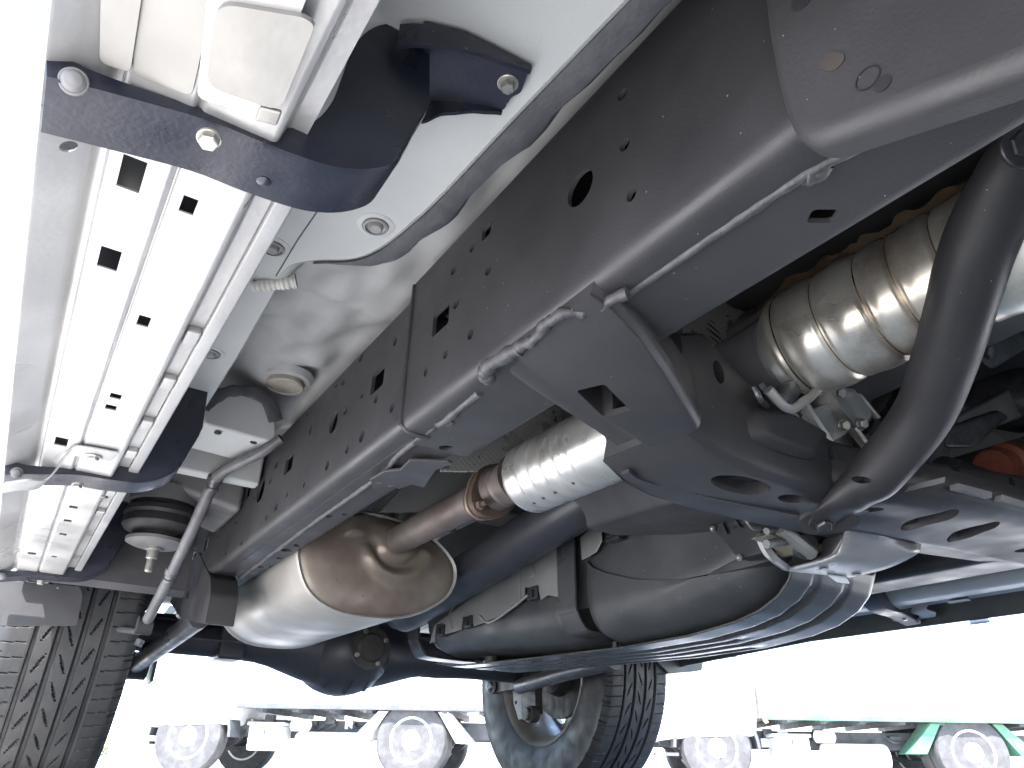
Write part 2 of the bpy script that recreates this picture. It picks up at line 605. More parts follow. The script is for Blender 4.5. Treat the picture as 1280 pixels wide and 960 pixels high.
# ---- outer body shell (keeps the daylight out from above)
def body_shell():
    def arch(cy, r, zb):
        return [(cy + r * math.cos(a), .40 + r * math.sin(a)) for a in [math.pi - k * math.pi / 14 for k in range(15)]]
    low = .56
    side = [(-1.55, low), (-1.15, low)]
    side = [(-1.75, low)] + [p for p in arch(-.62 - .0, 0, 0)][:0]
    pts = [(-1.62, .62)]
    a_f = [(y, max(z, low)) for y, z in arch(-.59, .45, low)]
    a_r = [(y, max(z, low)) for y, z in arch(2.2, .47, low)]
    prof = [(-1.55, low)] + a_f + [(-.1, low)] + a_r + [(3.05, low + .06), (3.12, .95), (3.05, 1.3), (2.9, 1.78), (1.2, 1.86), (.3, 1.78), (-.35, 1.15), (-1.4, 1.02), (-1.6, .8)]
    wins = [[(-.15, 1.18), (.38, 1.7), (.75, 1.72), (.75, 1.18)], [(.85, 1.18), (.85, 1.73), (1.7, 1.75), (1.75, 1.18)], [(1.87, 1.18), (1.83, 1.74), (2.75, 1.7), (2.88, 1.2)]]
    for sx, x in ((1, -.03), (-1, 1.81)):
        bs = obj('body_side', plate([V(x, y, z) for y, z in prof], [[V(x, y, z) for y, z in w_] for w_ in wins], (.03 * sx, 0, 0)), 'car_paint', CAR, ang=30)
        for w_ in wins:
            obj('window_pane', plate([V(x + .012 * sx, y, z) for y, z in w_], [], (.006 * sx, 0, 0)), 'glass_dark', bs)
    tp = [(3.12, .95), (3.05, 1.3), (2.9, 1.78), (1.2, 1.86), (.3, 1.78), (-.35, 1.15), (-1.4, 1.02), (-1.6, .8), (-1.55, low)]
    secs = [[V(x, y, z) for y, z in tp] for x in (-.002, .45, .9, 1.35, 1.782)]
    sh = loft(secs, cap=False, closed=False)
    o = obj('roof_and_hood', sh, 'car_paint', CAR, wn=False)
    s = o.modifiers.new('solid', 'SOLIDIFY'); s.thickness = .02
    obj('tailgate', box((.0, 3.0, .60), (1.78, 3.04, .98)), 'car_paint', CAR, bevel=.01)
    # underside: high dark floor over everything that is not described below
    obj('underfloor', plate([V(.30, -1.5, .74), V(1.48, -1.5, .74), V(1.48, 2.98, .74), V(.30, 2.98, .74)], [], (0, 0, .02)), 'underfloor', CAR, 'dark floor pan high above the frame')
    obj('light_blocking_shield', box((.28, -1.5, .37), (1.50, -.30, .39)), 'underfloor', CAR, 'unseen dark shield towards the front, shaped to block light', bevel=.006)  # unseen shield, extended to keep out light from the front
    obj('light_blocking_bumper', box((.0, -1.68, .26), (1.78, -1.52, .62)), 'car_paint', CAR, 'unseen white front bumper, added to block light', bevel=.04)  # unseen bumper, added low to cut light coming from ahead
    # inner walls of the rear wheel housings
    for x0, x1, sx in ((-.02, .28, 1), (1.50, 1.80, -1)):
        arc = [(2.2 + .49 * math.cos(a), .40 + .49 * math.sin(a)) for a in [k * math.pi / 16 for k in range(17)]]
        obj('wheel_housing', loft([[V(x0, y, z), V(x1, y, z), V(x1, y + (y - 2.2) * .03, z + .012), V(x0, y + (y - 2.2) * .03, z + .012)] for y, z in arc]), 'underfloor', CAR)
body_shell()

# ---- white body floor next to the sill
def body_floor():
    z1 = .54
    # panel beside the sill with a stepped inner edge
    edge = [P(900, -110, Z=z1), P(790, 0, Z=z1), P(640, 155, Z=z1), P(555, 245, Z=z1), P(520, 278, Z=z1), P(480, 310, Z=z1), P(445, 325, Z=z1), P(400, 327, Z=z1), P(368, 333, Z=z1), P(352, 350, Z=z1)]
    edge = cr(edge, 5)
    low = [P(302, 440, Z=z1), P(269, 492, Z=z1), P(225, 560, Z=z1)]
    yb = low[-1].y
    loop = [V(.045, edge[0].y, z1)] + edge + low + [V(.045, yb, z1)]
    floor = obj('floor_panel', plate(loop, [], (0, 0, .01)), 'body_white', CAR, 'pale painted floor panel beside the sill', bevel=.003)
    # rolled inner rim of the panel rising to the main floor
    rim = [p for p in edge]
    secs = []
    for i, p in enumerate(rim):
        k = min(1, i / 12)
        secs.append([p + V(-.004, 0, -.001), p + V(.004, -.002, .003), p + V(.016, -.004, .022), p + V(.030, -.006, .075), p + V(.03, -.006, .09), p + V(.0, 0, .05)])
    obj('panel_rim', loft(secs), 'body_white', floor)
    # dark sealer band smeared along that rim
    n = len(rim)
    band = []
    for i, p in enumerate(rim[:n - 9]):
        wv = noise.noise(p * 22) * .005 + noise.noise(p * 60) * .0025
        e = min(1, (n - 9 - 1 - i) / 5) * .9 + .1
        band.append([p + V(-.001, 0, -.0022), p + V(.010 * e, -.002, -.003), p + V((.021 + wv) * e, -.003, .001), p + V((.027 + wv * 1.6) * e, -.004, .010), p + V(.02 * e, -.003, .02), p + V(.0, 0, .012)])
    obj('sealer_band', loft(band), 'sealant', floor, 'dark grey sealer brushed along the floor panel edge')
    # crease lines
    obj('seam', tube([P(470, -120, Z=z1 - .0008), P(425, 0, Z=z1 - .0008), P(400, 60, Z=z1 - .0008)], .0008, 6), 'sealant', floor)
    obj('seam', tube([P(410, 245, Z=z1 - .0005), P(372, 300, Z=z1 - .0005), P(345, 345, Z=z1 - .0005)], .0007, 6), 'sealant', floor)
    # plugs: grommet ring with a raised middle
    for (px, py, r, m) in ((470, 282, .0115, 'plug'), (341, 309, .011, 'plug'), (263, 441, .0115, 'plug')):
        c = P(px, py, Z=z1)
        pl = obj('plug', lathe(c + V(0, 0, .004), -Z1, [(0, r), (.0065, r), (.0075, r * .86), (.005, r * .80), (.0045, r * .62), (.0075, r * .56), (.009, r * .46), (.009, .0003)], 24), m, floor, wn=False)
        obj('pressed_ring', lathe(c + V(0, 0, .004), -Z1, [(0, r * 1.8), (.0045, r * 1.5), (.0055, r * 1.15), (.004, r * 1.0)], 24), 'body_white', pl, wn=False)
    # corrugated sealer bead
    a, b = P(316, 354, Z=z1 - .002), P(371, 347, Z=z1 + .008)
    pa = [a.lerp(b, t / 40) + V(0, 0, -.004) for t in range(41)]
    obj('sealer_bead', tube(pa, [(.0055 + .0016 * t / 40) * (1 + .22 * abs(math.sin(t * .72)) + .15 * noise.noise(pa[t] * 300)) for t in range(41)], 10), 'sealant_pale', floor)

    # main floor above: buckled sheet
    def fz(x, y):
        z = .675 + .0
        z += .045 * noise.noise(V(x * 9, y * 6, 3)) * max(0, min(1, (y - .35) / .3)) + .016 * noise.noise(V(x * 24, y * 17, 8))
        z += -.03 * math.exp(-((x - .20) ** 2 + (y - .75) ** 2) / .012)
        z += .022 * math.exp(-((x - .30) ** 2 + (y - .95) ** 2) / .006)
        e = max(0, (x - .38) / .1)
        return z + .0 * e - .06 * max(0, min(1, (.16 - x) / .06))
    nx, ny = 36, 110
    vs, fs = [], []
    for j in range(ny):
        y = -.7 + 2.0 * j / (ny - 1)
        for i in range(nx):
            x = .085 + .40 * i / (nx - 1)
            vs.append(V(x, y, fz(x, y)))
    for j in range(ny - 1):
        for i in range(nx - 1):
            fs.append((j * nx + i, j * nx + i + 1, (j + 1) * nx + i + 1, (j + 1) * nx + i))
    fl = obj('floor_sheet', (vs, fs), 'floor_white', CAR, 'buckled pale floor sheet above the frame rail', wn=False)
    c = P(357, 478, Z=.665)
    obj('plug', lathe(c + V(0, 0, .012), -Z1, [(0, .031), (.02, .031), (.022, .029), (.019, .027), (.019, .0003)], 28), 'plug_tan', fl, 'round tan floor plug', wn=False)
    obj('pressed_ring', lathe(c + V(0, 0, .012), -Z1, [(0, .046), (.010, .040), (.013, .033), (.01, .030)], 28), 'floor_white', fl, wn=False)
    # boxed body mount boss hanging from the floor
    yb = 1.20
    yb = 1.13
    lp = cr([P(a, b, Y=yb) for a, b in ((256, 530), (254, 512), (264, 497), (287, 488), (313, 489), (335, 502), (344, 522), (346, 545))], 5) + [P(338, 553, Y=yb)]
    boss = obj('floor_boss', loft([lp, [p + V(0, .12, .0) for p in lp]]), 'body_white', CAR, 'pale rounded floor boss with sealer over its top', bevel=.005, seg=3)
    sl = cr([P(a, b, Y=yb) for a, b in ((255, 508), (266, 496), (288, 487), (314, 488), (336, 502), (345, 524))], 6)
    obj('sealer_band', tube([p + V(0, -.002, -.004) for p in sl], [.009 * (1 + .3 * noise.noise(p * 80)) for p in sl], 10, up=(0, 1, 0), flat=[(1.2, .5)] * len(sl)), 'sealant', boss)
    for px, py in ((272, 541), (317, 553)):
        c = P(px, py, Y=1.17)
        obj('slot', lathe(P(px, py, Z=P(280, 538, Y=yb).z - .001), -Z1, [(0, .006), (.001, .0055)], 12), 'plastic_smooth', boss)  # flat dark disc in place of a cut slot
    # the wheel housing panels behind
    obj('inner_panel', box((.085, 1.30, .54), (.30, 1.33, .72)), 'body_white', CAR, bevel=.006)
    obj('cross_bead', tube([P(248, 552, Y=1.26), P(300, 560, Y=1.26), P(330, 568, Y=1.26)], .006, 10), 'body_white', CAR)
    obj('inner_panel', box((.05, 1.38, .60), (.22, 1.78, .62)), 'floor_white', CAR, bevel=.006)
    obj('floor_sheet', box((.03, 1.28, .70), (.45, 2.98, .715)), 'floor_white', CAR)
    # sill box between the floor and the running board
    sp = [(-.02, .56), (-.015, .462), (.012, .452), (.050, .455), (.062, .470), (.064, .532), (.075, .5395), (.10, .5395)]
    sp = [(p.x, p.y) for p in fillet([V(a, b, 0) for a, b in sp], .01, 4)]
    obj('sill', channel(sp, .004, -.75, 1.72), 'body_white', CAR, 'pale painted sill under the doors')
    obj('sill', channel([(2 * CX - a, b) for a, b in sp][::-1], .004, -.75, 1.72), 'body_white', CAR)
    obj('floor_panel', plate([V(1.48, -.75, .545), V(1.735, -.75, .545), V(1.735, 1.75, .545), V(1.48, 1.75, .545)], [], (0, 0, .01)), 'body_white', CAR)
body_floor()

# ---- running boards with their brackets
def running_board():
    ZB = .40
    y0, y1 = -.35, 1.67
    # cross profile of the pressed steel underside, outer lip to inner tube
    pr = [(-.0645, ZB + .004), (-.062, ZB - .011), (-.044, ZB + .001), (-.040, ZB + .004), (-.036, ZB + .010), (-.030, ZB + .010), (-.0285, ZB), (.003, ZB), (.0045, ZB + .003), (.007, ZB + .003), (.0085, ZB), (.046, ZB), (.050, ZB + .016), (.062, ZB + .016)]
    pr = [(p.x, p.y) for p in fillet([V(a, b, 0) for a, b in pr], .0022, 3)]
    board = obj('running_board', channel(pr[::-1], .0012, y0, y1), 'board_steel', CAR, 'silver running board underside with square drain holes')
    cutters = []
    sq = [(165, 216, .0125, .019), (137, 322, .0125, .0165), (77, 551, .012, .0165), (236, 255, .0085, .0105), (180, 400, .0085, .0105),
          (145, 494, .0095, .0075), (139, 508, .0095, .0075), (92, 633, .010, .008), (85, 650, .010, .008), (79, 667, .010, .008), (40, 691, .012, .012), (68, 695, .008, .008)]
    for px, py, w_, h_ in sq:
        c = P(px, py, Z=ZB)
        cutters.append(box((c.x - w_ / 2, c.y - h_ * .8, ZB - .02), (c.x + w_ / 2, c.y + h_ * .8, ZB + .02)))
    for px, py in ((88, 178), (313, 260)):
        c = P(px, py, Z=ZB)
        cutters.append(prism(disc_pts((c.x, c.y, ZB - .02), .004, X1, Y1, 12, .005), (0, 0, .04)))
    cut(board, cutters)
    # deck above the pressed underside closes it
    obj('deck', box((-.066, y0, ZB + .030), (.062, y1, ZB + .046)), 'plastic_smooth', board, bevel=.004)
    obj('inner_flange', box((.0622, .362, ZB + .0095), (.0745, y1, ZB + .0145)), 'board_plain', board, bevel=.002)
    for py, px in ((420, 243), (478, 217), (530, 191), (566, 168), (614, 140), (640, 128)):
        c = P(px, py, Z=ZB + .012)
        obj('clip', box((.0505, c.y - .012, ZB + .008), (.0618, c.y + .012, ZB + .0155)), 'board_steel', board, bevel=.0015)
    # stiffener plates ahead of the first bracket
    for lp, mt, dz in (([(128, -150), (124, 78), (163, 92), (200, -150)], 'brushed', .006), ([(168, -150), (166, 94), (240, 121), (300, -150)], 'brushed', .004), ([(272, -150), (246, 122), (325, 152), (440, -150)], 'board_steel', .010)):
        q = [P(a, b, Z=ZB - dz) for a, b in lp]
        obj('stiffener_plate', plate(rloop(q, .004, 3), [], (0, 0, .004)), mt, board, bevel=.0015)
    q = [P(a, b, Z=ZB - .013) for a, b in ((262, 60), (272, 4), (380, 22), (394, 32), (350, 140), (258, 108))]
    obj('stiffener_plate', plate(rloop(q, .008, 4), [], (0, 0, .003)), 'brushed', board, bevel=.002)
    q = [P(a, b, Z=ZB - .014) for a, b in ((325, 135), (352, 142), (346, 158), (318, 151))]
    obj('tab', plate(q, [], (0, 0, .003)), 'brushed', board, bevel=.001)
    # ---- bracket: pressed channel that hooks under the board and climbs to the floor
    yb = .315
    inner = [(58, 60), (125, 92), (240, 131), (318, 155), (362, 160), (395, 150), (417, 124), (431, 88), (444, 55), (468, 34), (500, 29), (537, 37)]
    outer = [(537, 129), (530, 143), (517, 164), (506, 185), (494, 203), (470, 211), (440, 212), (400, 205), (330, 180), (260, 152), (150, 121), (58, 97)]
    ii = cr([P(a, b, Y=yb) for a, b in inner], 4)
    oo = cr([P(a, b, Y=yb) for a, b in outer], 4)
    top = max(p.z for p in ii)
    br = obj('bracket', plate(ii + oo, [], (0, .004, 0)), 'bracket_paint', CAR, 'black hooked running board bracket nearest the camera', bevel=.0012)
    # flange along the outer edge, running back
    fp = oo[3:]
    secs = []
    for i, p in enumerate(fp):
        a = fp[max(i - 1, 0)]; b = fp[min(i + 1, len(fp) - 1)]
        t = (b - a).normalized()
        nn = V(t.z, 0, -t.x)
        if nn.z > 0 and False:
            nn = -nn
        wd = .036 + .006 * math.sin(i / len(fp) * 3)
        secs.append([p + V(0, -.001, 0), p + V(0, .003, 0) - nn * .0012, p + V(0, wd, 0) - nn * .002, p + V(0, wd, 0) + nn * .002, p + V(0, .003, 0) + nn * .003])
    obj('flange', loft(secs), 'bracket_paint', br)
    # foot bolted to the floor
    zt = .533
    ft = [(528, 30), (580, 42), (617, 60), (667, 86), (660, 92), (651, 117), (640, 121), (629, 139), (602, 132), (562, 127), (534, 127)]
    q = [P(a, b, Z=zt) for a, b in ft]
    obj('foot', plate(rloop(q, .003, 3), [], (0, 0, .004)), 'bracket_paint', br, bevel=.0012)['foot'] = 1
    up = cr([P(a, b, Z=zt) for a, b in ((500, 30), (528, 30), (580, 42), (617, 60), (664, 85))], 5)
    hgt = interp([.022, .020, .015, .010, .003], len(up))
    obj('flange', loft([[p, p + V(.001, .003, 0), p + V(.001, .003, -h), p + V(0, 0, -h)] for p, h in zip(up, hgt)]), 'bracket_paint', br)['foot'] = 1
    dn = cr([P(a, b, Z=zt) for a, b in ((530, 127), (560, 126), (600, 131), (628, 138))], 5)
    hgt = interp([.020, .012, .006, .002], len(dn))
    obj('flange', loft([[p, p + V(.001, .003, 0), p + V(.001, .003, -h), p + V(0, 0, -h)] for p, h in zip(dn, hgt)]), 'bracket_paint', br)['foot'] = 1
    bolt('bolt', P(635, 104, Z=zt), (0, 0, -1), .0052, 'bolt_zinc', br, h=.007, washer=1.5)['foot'] = 1
    # bolts through the flange into the board
    c = P(262, 171, Z=.383)
    bolt('bolt', c + V(0, 0, -.001), (0.05, -.15, -1), .0052, 'bolt_zinc', br, h=.005, washer=1.2)
    c = P(92, 102, Y=yb)
    bolt('bolt', c, (0, -.9, -.5), .0055, 'mount_grey', br, h=.005, washer=1.2, round_=True)
    bolt('rivet', P(330, 226, Z=.376), (0, 0, -1), .004, 'bracket_paint', br, h=.002, washer=0, round_=True)
    foot_names = [c.name for c in br.children if c.get('foot')]
    b2 = copy_part(br, (0, .647, 0), skip=foot_names); b2['label'] = 'black hooked running board bracket halfway along the sill'
    b3 = copy_part(br, (0, 1.30, 0), skip=foot_names); b3['label'] = 'black hooked running board bracket just ahead of the rear tyre'
    b0 = copy_part(br, (0, -.647, 0)); b0['label'] = 'black hooked running board bracket towards the front'
    # bright stay with a bolt at the second bracket
    st = [P(0, 612, Z=.36), P(30, 607, Z=.365), P(52, 606, Z=.372), P(70, 588, Z=.385), P(84, 567, Z=.394), P(100, 565, Z=.394), P(143, 572, Z=.394)]
    sec = []
    pth = cr(st, 5)
    for s, u, t in [None] * 0:
        pass
    for i, p in enumerate(pth):
        k = i / (len(pth) - 1)
        wd = V(-.003, .020, 0) * (1.2 - .4 * k)
        sec.append([p - wd, p + wd, p + wd + V(0, 0, .003), p - wd + V(0, 0, .003)])
    stay = obj('stay', loft(sec), 'board_plain', board, 'bright bent metal strap bolted to the running board', bevel=.001)
    bolt('bolt', P(117, 571, Z=.393), (0, 0, -1), .006, 'bolt_zinc', board, h=.004)
    return board, br
board, brk = running_board()

# the same board, brackets and skirt on the far side
def far_side():
    fb = copy_part(board, (0, 0, 0), flip=(-1, 1, 1))
    fb.location = V(2 * CX - .0, 0, .07) + V(0, 0, 0)
    fb['label'] = 'far running board with clips, across the vehicle'
    for dy in (0.71, .71 - .647, .71 + .647):
        b = copy_part(brk, (0, 0, 0), flip=(-1, 1, 1))
        b.location = V(2 * CX, dy - .05, .042)
        b['label'] = 'black running board bracket on the far side'
    sk = obj('skirt', loft([[V(1.838, y, .462), V(1.846, y, .415 - .025 * max(0, min(1, (y - 1.3) / .5))), V(1.856, y, .414 - .025 * max(0, min(1, (y - 1.3) / .5))), V(1.85, y, .47)] for y in (-.7, 0, .6, 1.0, 1.3, 1.5, 1.70, 1.80)]), 'skirt_dark', CAR, 'dark outer skirt of the far running board', bevel=.003)
    e = [P(820, 826, Y=1.80), P(880, 822, Y=1.80), P(878, 838, Y=1.80), P(836, 842, Y=1.80)]
    obj('end_cap', loft([e, [p + V(.02, .06, 0) for p in e]]), 'skirt_dark', sk, bevel=.004)
    st = cr([P(1196, 752, Z=.455), P(1215, 756, Z=.455), P(1222, 768, Z=.45), P(1225, 780, X=1.838)], 5)
    obj('stay', loft([[p + V(0, -.022, 0), p + V(0, .022, 0), p + V(0, .022, .003), p + V(0, -.022, .003)] for p in st]), 'truck_white', sk)  # white colour stands in for sunlight on this strap
    # left frame rail
    pr = [(1.48, .62), (1.48, .43), (1.375, .43), (1.375, .62)]
    pr = [(p.x, p.y) for p in fillet([V(a, b, 0) for a, b in pr], .016, 5)]
    rl = obj('frame_rail', channel(pr, .004, -.8, 1.75), 'frame_paint', CAR, 'black frame rail on the far side, behind the fuel tank')
    cut(rl, [prism(disc_pts((P(1167 + 9, 707, Z=.43).x, P(1176, 707, Z=.43).y, .42), .012, X1, Y1, 12, .008), (0, 0, .03)), prism(disc_pts((1.42, .95, .42), .012, X1, Y1, 12, .008), (0, 0, .03))])
    obj('rail_top', box((1.377, -.8, .615), (1.478, 1.75, .619)), 'frame_paint', rl)
far_side()

# ---- the near frame rail
def frame_rail():
    XR, zb, zt = .30, .43, .622
    YJ = .69
    def prof(x0, z0, z1, x1, r):
        p = [(x0 + .055, z1), (x0, z1), (x0, z0), (x1, z0)]
        return [(q.x, q.y) for q in fillet([V(a, b, 0) for a, b in p], r, 7)]
    near = obj('frame_rail', channel(prof(XR, zb, .640, XR + .034, .016), .0045, -.75, YJ), 'frame_paint', CAR, 'black frame rail with punched holes, the near front length', ang=40)
    far = obj('frame_rail', channel(prof(XR + .004, zb + .008, .622, XR + .036, .014), .0045, YJ - .02, 1.74), 'frame_paint', CAR, 'black frame rail with punched holes, the rear length', ang=40)
    inn = [(XR + .050, .63), (XR + .108, .63), (XR + .108, zb + .005), (XR + .030, zb + .005)]
    inn = [(q.x, q.y) for q in fillet([V(a, b, 0) for a, b in inn], .012, 6)]
    inr = obj('inner_channel', channel(inn, .0045, -.75, YJ + .03), 'frame_paint', near, ang=40)
    inn2 = [(XR + .052, .615), (XR + .094, .615), (XR + .094, zb + .011), (XR + .030, zb + .011)]
    inn2 = [(q.x, q.y) for q in fillet([V(a, b, 0) for a, b in inn2], .012, 6)]
    inr2 = obj('inner_channel', channel(inn2, .0045, YJ + .031, 1.74), 'frame_paint', far, ang=40)

    def web(px, py, wp, hp, x, kind='r'):
        c = P(px, py, X=x)
        e = P(px, py + 1, X=x)
        sc = (c - e).length               # metres per pixel, vertical
        h = hp * sc / 2
        ey = (P(px + 1, py, X=x) - c).length
        wy = wp * ey / 2
        c = V(x - .02, c.y, c.z)
        if kind == 'r':
            return prism(disc_pts(c, wy, Y1, Z1, 18, h), (.04, 0, 0))
        return prism(rect_pts(c, wy * 2, h * 2, Y1, Z1, .004), (.04, 0, 0))
    cn = [web(725, 235, 26, 40, XR), web(778, 118, 9, 12, XR), web(781, 181, 10, 14, XR), web(789, 244, 10, 15, XR), web(608, 289, 9, 15, XR, 's'), web(590, 310, 5, 9, XR),
          web(567, 338, 5, 9, XR), web(610, 338, 6, 11, XR), web(551, 399, 17, 26, XR, 's'), web(570, 380, 6, 11, XR), web(588, 418, 6, 12, XR), web(557, 443, 5, 10, XR), web(532, 465, 4, 11, XR)]
    cut(near, cn)
    XF = XR + .004
    fh = [(494, 427, 4, 9), (451, 447, 4, 9), (429, 478, 3, 6), (421, 481, 3, 6), (453, 493, 4, 8), (470, 499, 4, 9), (490, 510, 5, 10), (432, 513, 4, 9), (417, 528, 8, 22), (452, 546, 5, 12), (434, 562, 4, 9), (409, 582, 4, 10),
          (388, 537, 3, 11), (384, 517, 2, 5), (346, 579, 3, 10), (338, 602, 2, 5), (380, 606, 2, 6), (359, 618, 2, 5), (326, 613, 7, 21), (318, 620, 2, 5), (345, 634, 3, 7), (333, 647, 2, 6), (296, 652, 2, 5), (283, 690, 2, 5), (272, 668, 2, 5), (302, 678, 2, 5)]
    cf = [web(a, b, c, d, XF) for a, b, c, d in fh] + [web(472, 475, 13, 22, XF, 's'), web(361, 580, 8, 16, XF, 's'), web(310, 614, 5, 12, XF, 's'), web(258, 680, 4, 10, XF, 's')]
    cut(far, cf)
    # holes in the bottom of the inner channels
    def bot(px, py, wp, hp, z, k='r'):
        c = P(px, py, Z=z)
        ex = (P(px + 1, py, Z=z) - c).length
        ey = (P(px, py + 1, Z=z) - c).length
        a = (P(px + 4, py, Z=z) - c).normalized()
        b = Z1.cross(a)
        if k == 'r':
            return prism(disc_pts(c + V(0, 0, -.02), wp * ex / 2, a, b, 16, hp * ey * .42), (0, 0, .04))
        return prism(rect_pts(c + V(0, 0, -.02), wp * ex, hp * ey * .8, a, b, .004), (0, 0, .04))
    cut(inr, [bot(1027, 264, 34, 20, zb + .005, 's'), bot(558, 556, 18, 8, zb + .005)] + [box((P(755, 503, Z=.401).x - .05, P(755, 503, Z=.401).y - .045, .42), (P(755, 503, Z=.401).x + .024, P(755, 503, Z=.401).y + .05, .45))])  # box opening added so the saddle slot looks into darkness
    cut(inr2, [bot(a, b, c, d, zb + .011) for a, b, c, d in ((466, 578, 9, 5), (411, 642, 11, 4), (432, 640, 8, 3), (372, 647, 7, 3), (358, 685, 15, 5), (372, 679, 8, 4), (350, 695, 8, 3), (326, 706, 9, 3), (340, 706, 7, 3))])
    # seam where the near length ends: rolled edge and gap
    ring = [(XR + .0, .628), (XR - .0005, .455), (XR + .003, .436), (XR + .016, .429), (XR + .036, .429)]
    pth = cr([V(a, YJ + .001, b) for a, b in ring], 5)
    obj('rolled_edge', tube(pth, .0028, 8), 'frame_paint', near)
    # the near length's top corner falls away at the joint
    # weld lines
    wl = [P(1300, 98, Z=zb + .001), P(1200, 133, Z=zb + .001), P(1100, 172, Z=zb + .001), P(1015, 213, Z=zb + .001), P(940, 262, Z=zb + .001), P(860, 316, Z=zb + .001), P(790, 364, Z=zb + .001), P(762, 382, Z=zb + .001), P(742, 392, Z=zb + .001)]
    obj('weld_bead', bead(wl, .0038, .25, n=10), 'weld', near)
    obj('weld_bead', bead([P(600, 490, Z=zb + .001), P(575, 510, Z=zb + .001), P(553, 528, Z=zb + .001), P(545, 530, Z=zb + .001)], .0046, .4), 'weld', near)
    obj('weld_bead', bead([P(545, 532, Z=zb + .003), P(500, 567, Z=zb + .005), P(480, 590, Z=zb + .006), P(440, 620, Z=zb + .006), P(390, 655, Z=zb + .006), P(330, 700, Z=zb + .006), P(300, 722, Z=zb + .006)], .0040, .35, n=12), 'weld', far)
    for px, py, r in ((1008, 216, .0065), (556, 527, .006), (1001, 222, .0045), (471, 597, .007), (486, 603, .006)):
        c = P(px, py, Z=zb + .004)
        obj('weld_spatter', bead([c, c + V(.004, -.006, -.001), c + V(.002, -.012, 0)], r, .3, n=4), 'weld', near)
    # torn flange tab below the rear length
    tb = [P(a, b, Z=zb - .004) for a, b in ((462, 600), (480, 590), (500, 588), (512, 576), (560, 578), (566, 580), (545, 588), (530, 610), (515, 606), (498, 612), (490, 606), (468, 612))]
    obj('tab', plate(tb, [], (0, 0, .004)), 'frame_paint', far, bevel=.001)
    # end of the rail with the trailing-arm bracket
    e1 = [P(a, b, X=XR + .002) for a, b in ((248, 690), (263, 722), (263, 742), (256, 780), (226, 773), (212, 752), (226, 730), (238, 702))]
    e1 = rloop(e1, .008, 3)
    eb = obj('arm_bracket', loft([e1, [p + V(.055, 0, 0) for p in e1]]), 'frame_paint', CAR, 'black trailing arm bracket at the end of the frame rail', bevel=.002)
    cut(eb, [prism(disc_pts(P(233, 740, X=XR - .002), .017, Y1, Z1, 16, .015), (.03, 0, 0))])
    c = P(216, 728, X=XR - .012)
    obj('bump_stop', lathe(c, (-.3, 0, 1), [(-.03, .012), (-.02, .016), (-.008, .012), (.004, .016), (.016, .011), (.03, .014)], 18), 'rubber', eb)
    # the rail climbs over the axle
    secs = []
    for y, z in ((1.74, .46), (1.95, .58), (2.2, .62), (2.5, .60), (2.95, .56)):
        secs.append([V(XR + .01, y, z), V(XR + .10, y, z), V(XR + .10, y, z + .14), V(XR + .01, y, z + .14)])
    obj('frame_rail', loft(secs), 'frame_paint', CAR, 'black frame rail arching over the rear axle', bevel=.01)
    secs = [[V(2 * CX - p.x, p.y, p.z) for p in s] for s in secs]
    obj('frame_rail', loft(secs), 'frame_paint', CAR, 'black far frame rail arching over the rear axle', bevel=.01)
    # boxed front bracket on the outside of the rail, upper right of the picture
    xo = XR - .020
    lp = [(938, -260), (950, 20), (966, 115), (992, 188), (1200, 113), (1420, 34), (1420, -260)]
    a_ = [P(a, b, X=xo) for a, b in lp]
    bl = rloop(a_, .022, 5)
    area = sum(bl[i - 1].y * bl[i].z - bl[i].y * bl[i - 1].z for i in range(len(bl)))

    def inset(d, x):
        out = []
        m = len(bl)
        for i in range(m):
            t = bl[(i + 1) % m] - bl[i - 1]
            nn = V(0, t.z, -t.y).normalized()
            if area > 0:
                nn = -nn
            out.append(V(x, bl[i].y, bl[i].z) + nn * d)
        return out
    rr = .011
    ss = [inset(0, XR + .001)]
    for k in range(8):
        an = k / 7 * math.pi / 2
        ss.append(inset(rr * (1 - math.cos(an)), xo + rr * (1 - math.sin(an))))
    fcap = (ss[-1], [tuple(f) for f in tessellate_polygon([ss[-1]])])
    fbk = obj('mount_bracket', joined(loft(ss, cap=False), fcap), 'frame_paint', CAR, 'boxed black mount bracket welded to the outside of the frame rail', ang=70)
    c = P(1085, 98, X=xo)
    obj('stamped_ring', loft([disc_pts(c + V(-.0006, 0, 0), .0068, Y1, Z1, 28), disc_pts(c + V(-.0006, 0, 0), .0060, Y1, Z1, 28), disc_pts(c + V(.002, 0, 0), .0060, Y1, Z1, 28), disc_pts(c + V(.002, 0, 0), .0068, Y1, Z1, 28)], cap=False), 'bracket_paint', fbk)
    for px, py, r in ((1103, 104, .0045), (1003, -2, .0075)):
        obj('plug_hole_disc', lathe(P(px, py, X=xo - .0006), X1, [(0, r), (.0012, r * .9)], 16), 'plastic_smooth', fbk)  # dark disc on an uncut face, the hole's shade put into its colour
    obj('rust_patch', plate(cr([P(a, b, X=xo - .0009) for a, b in ((1024, 84), (1034, 68), (1052, 66), (1054, 76), (1040, 88))], 4, True), [], (.0006, 0, 0)), 'rust_faint', fbk)
frame_rail()

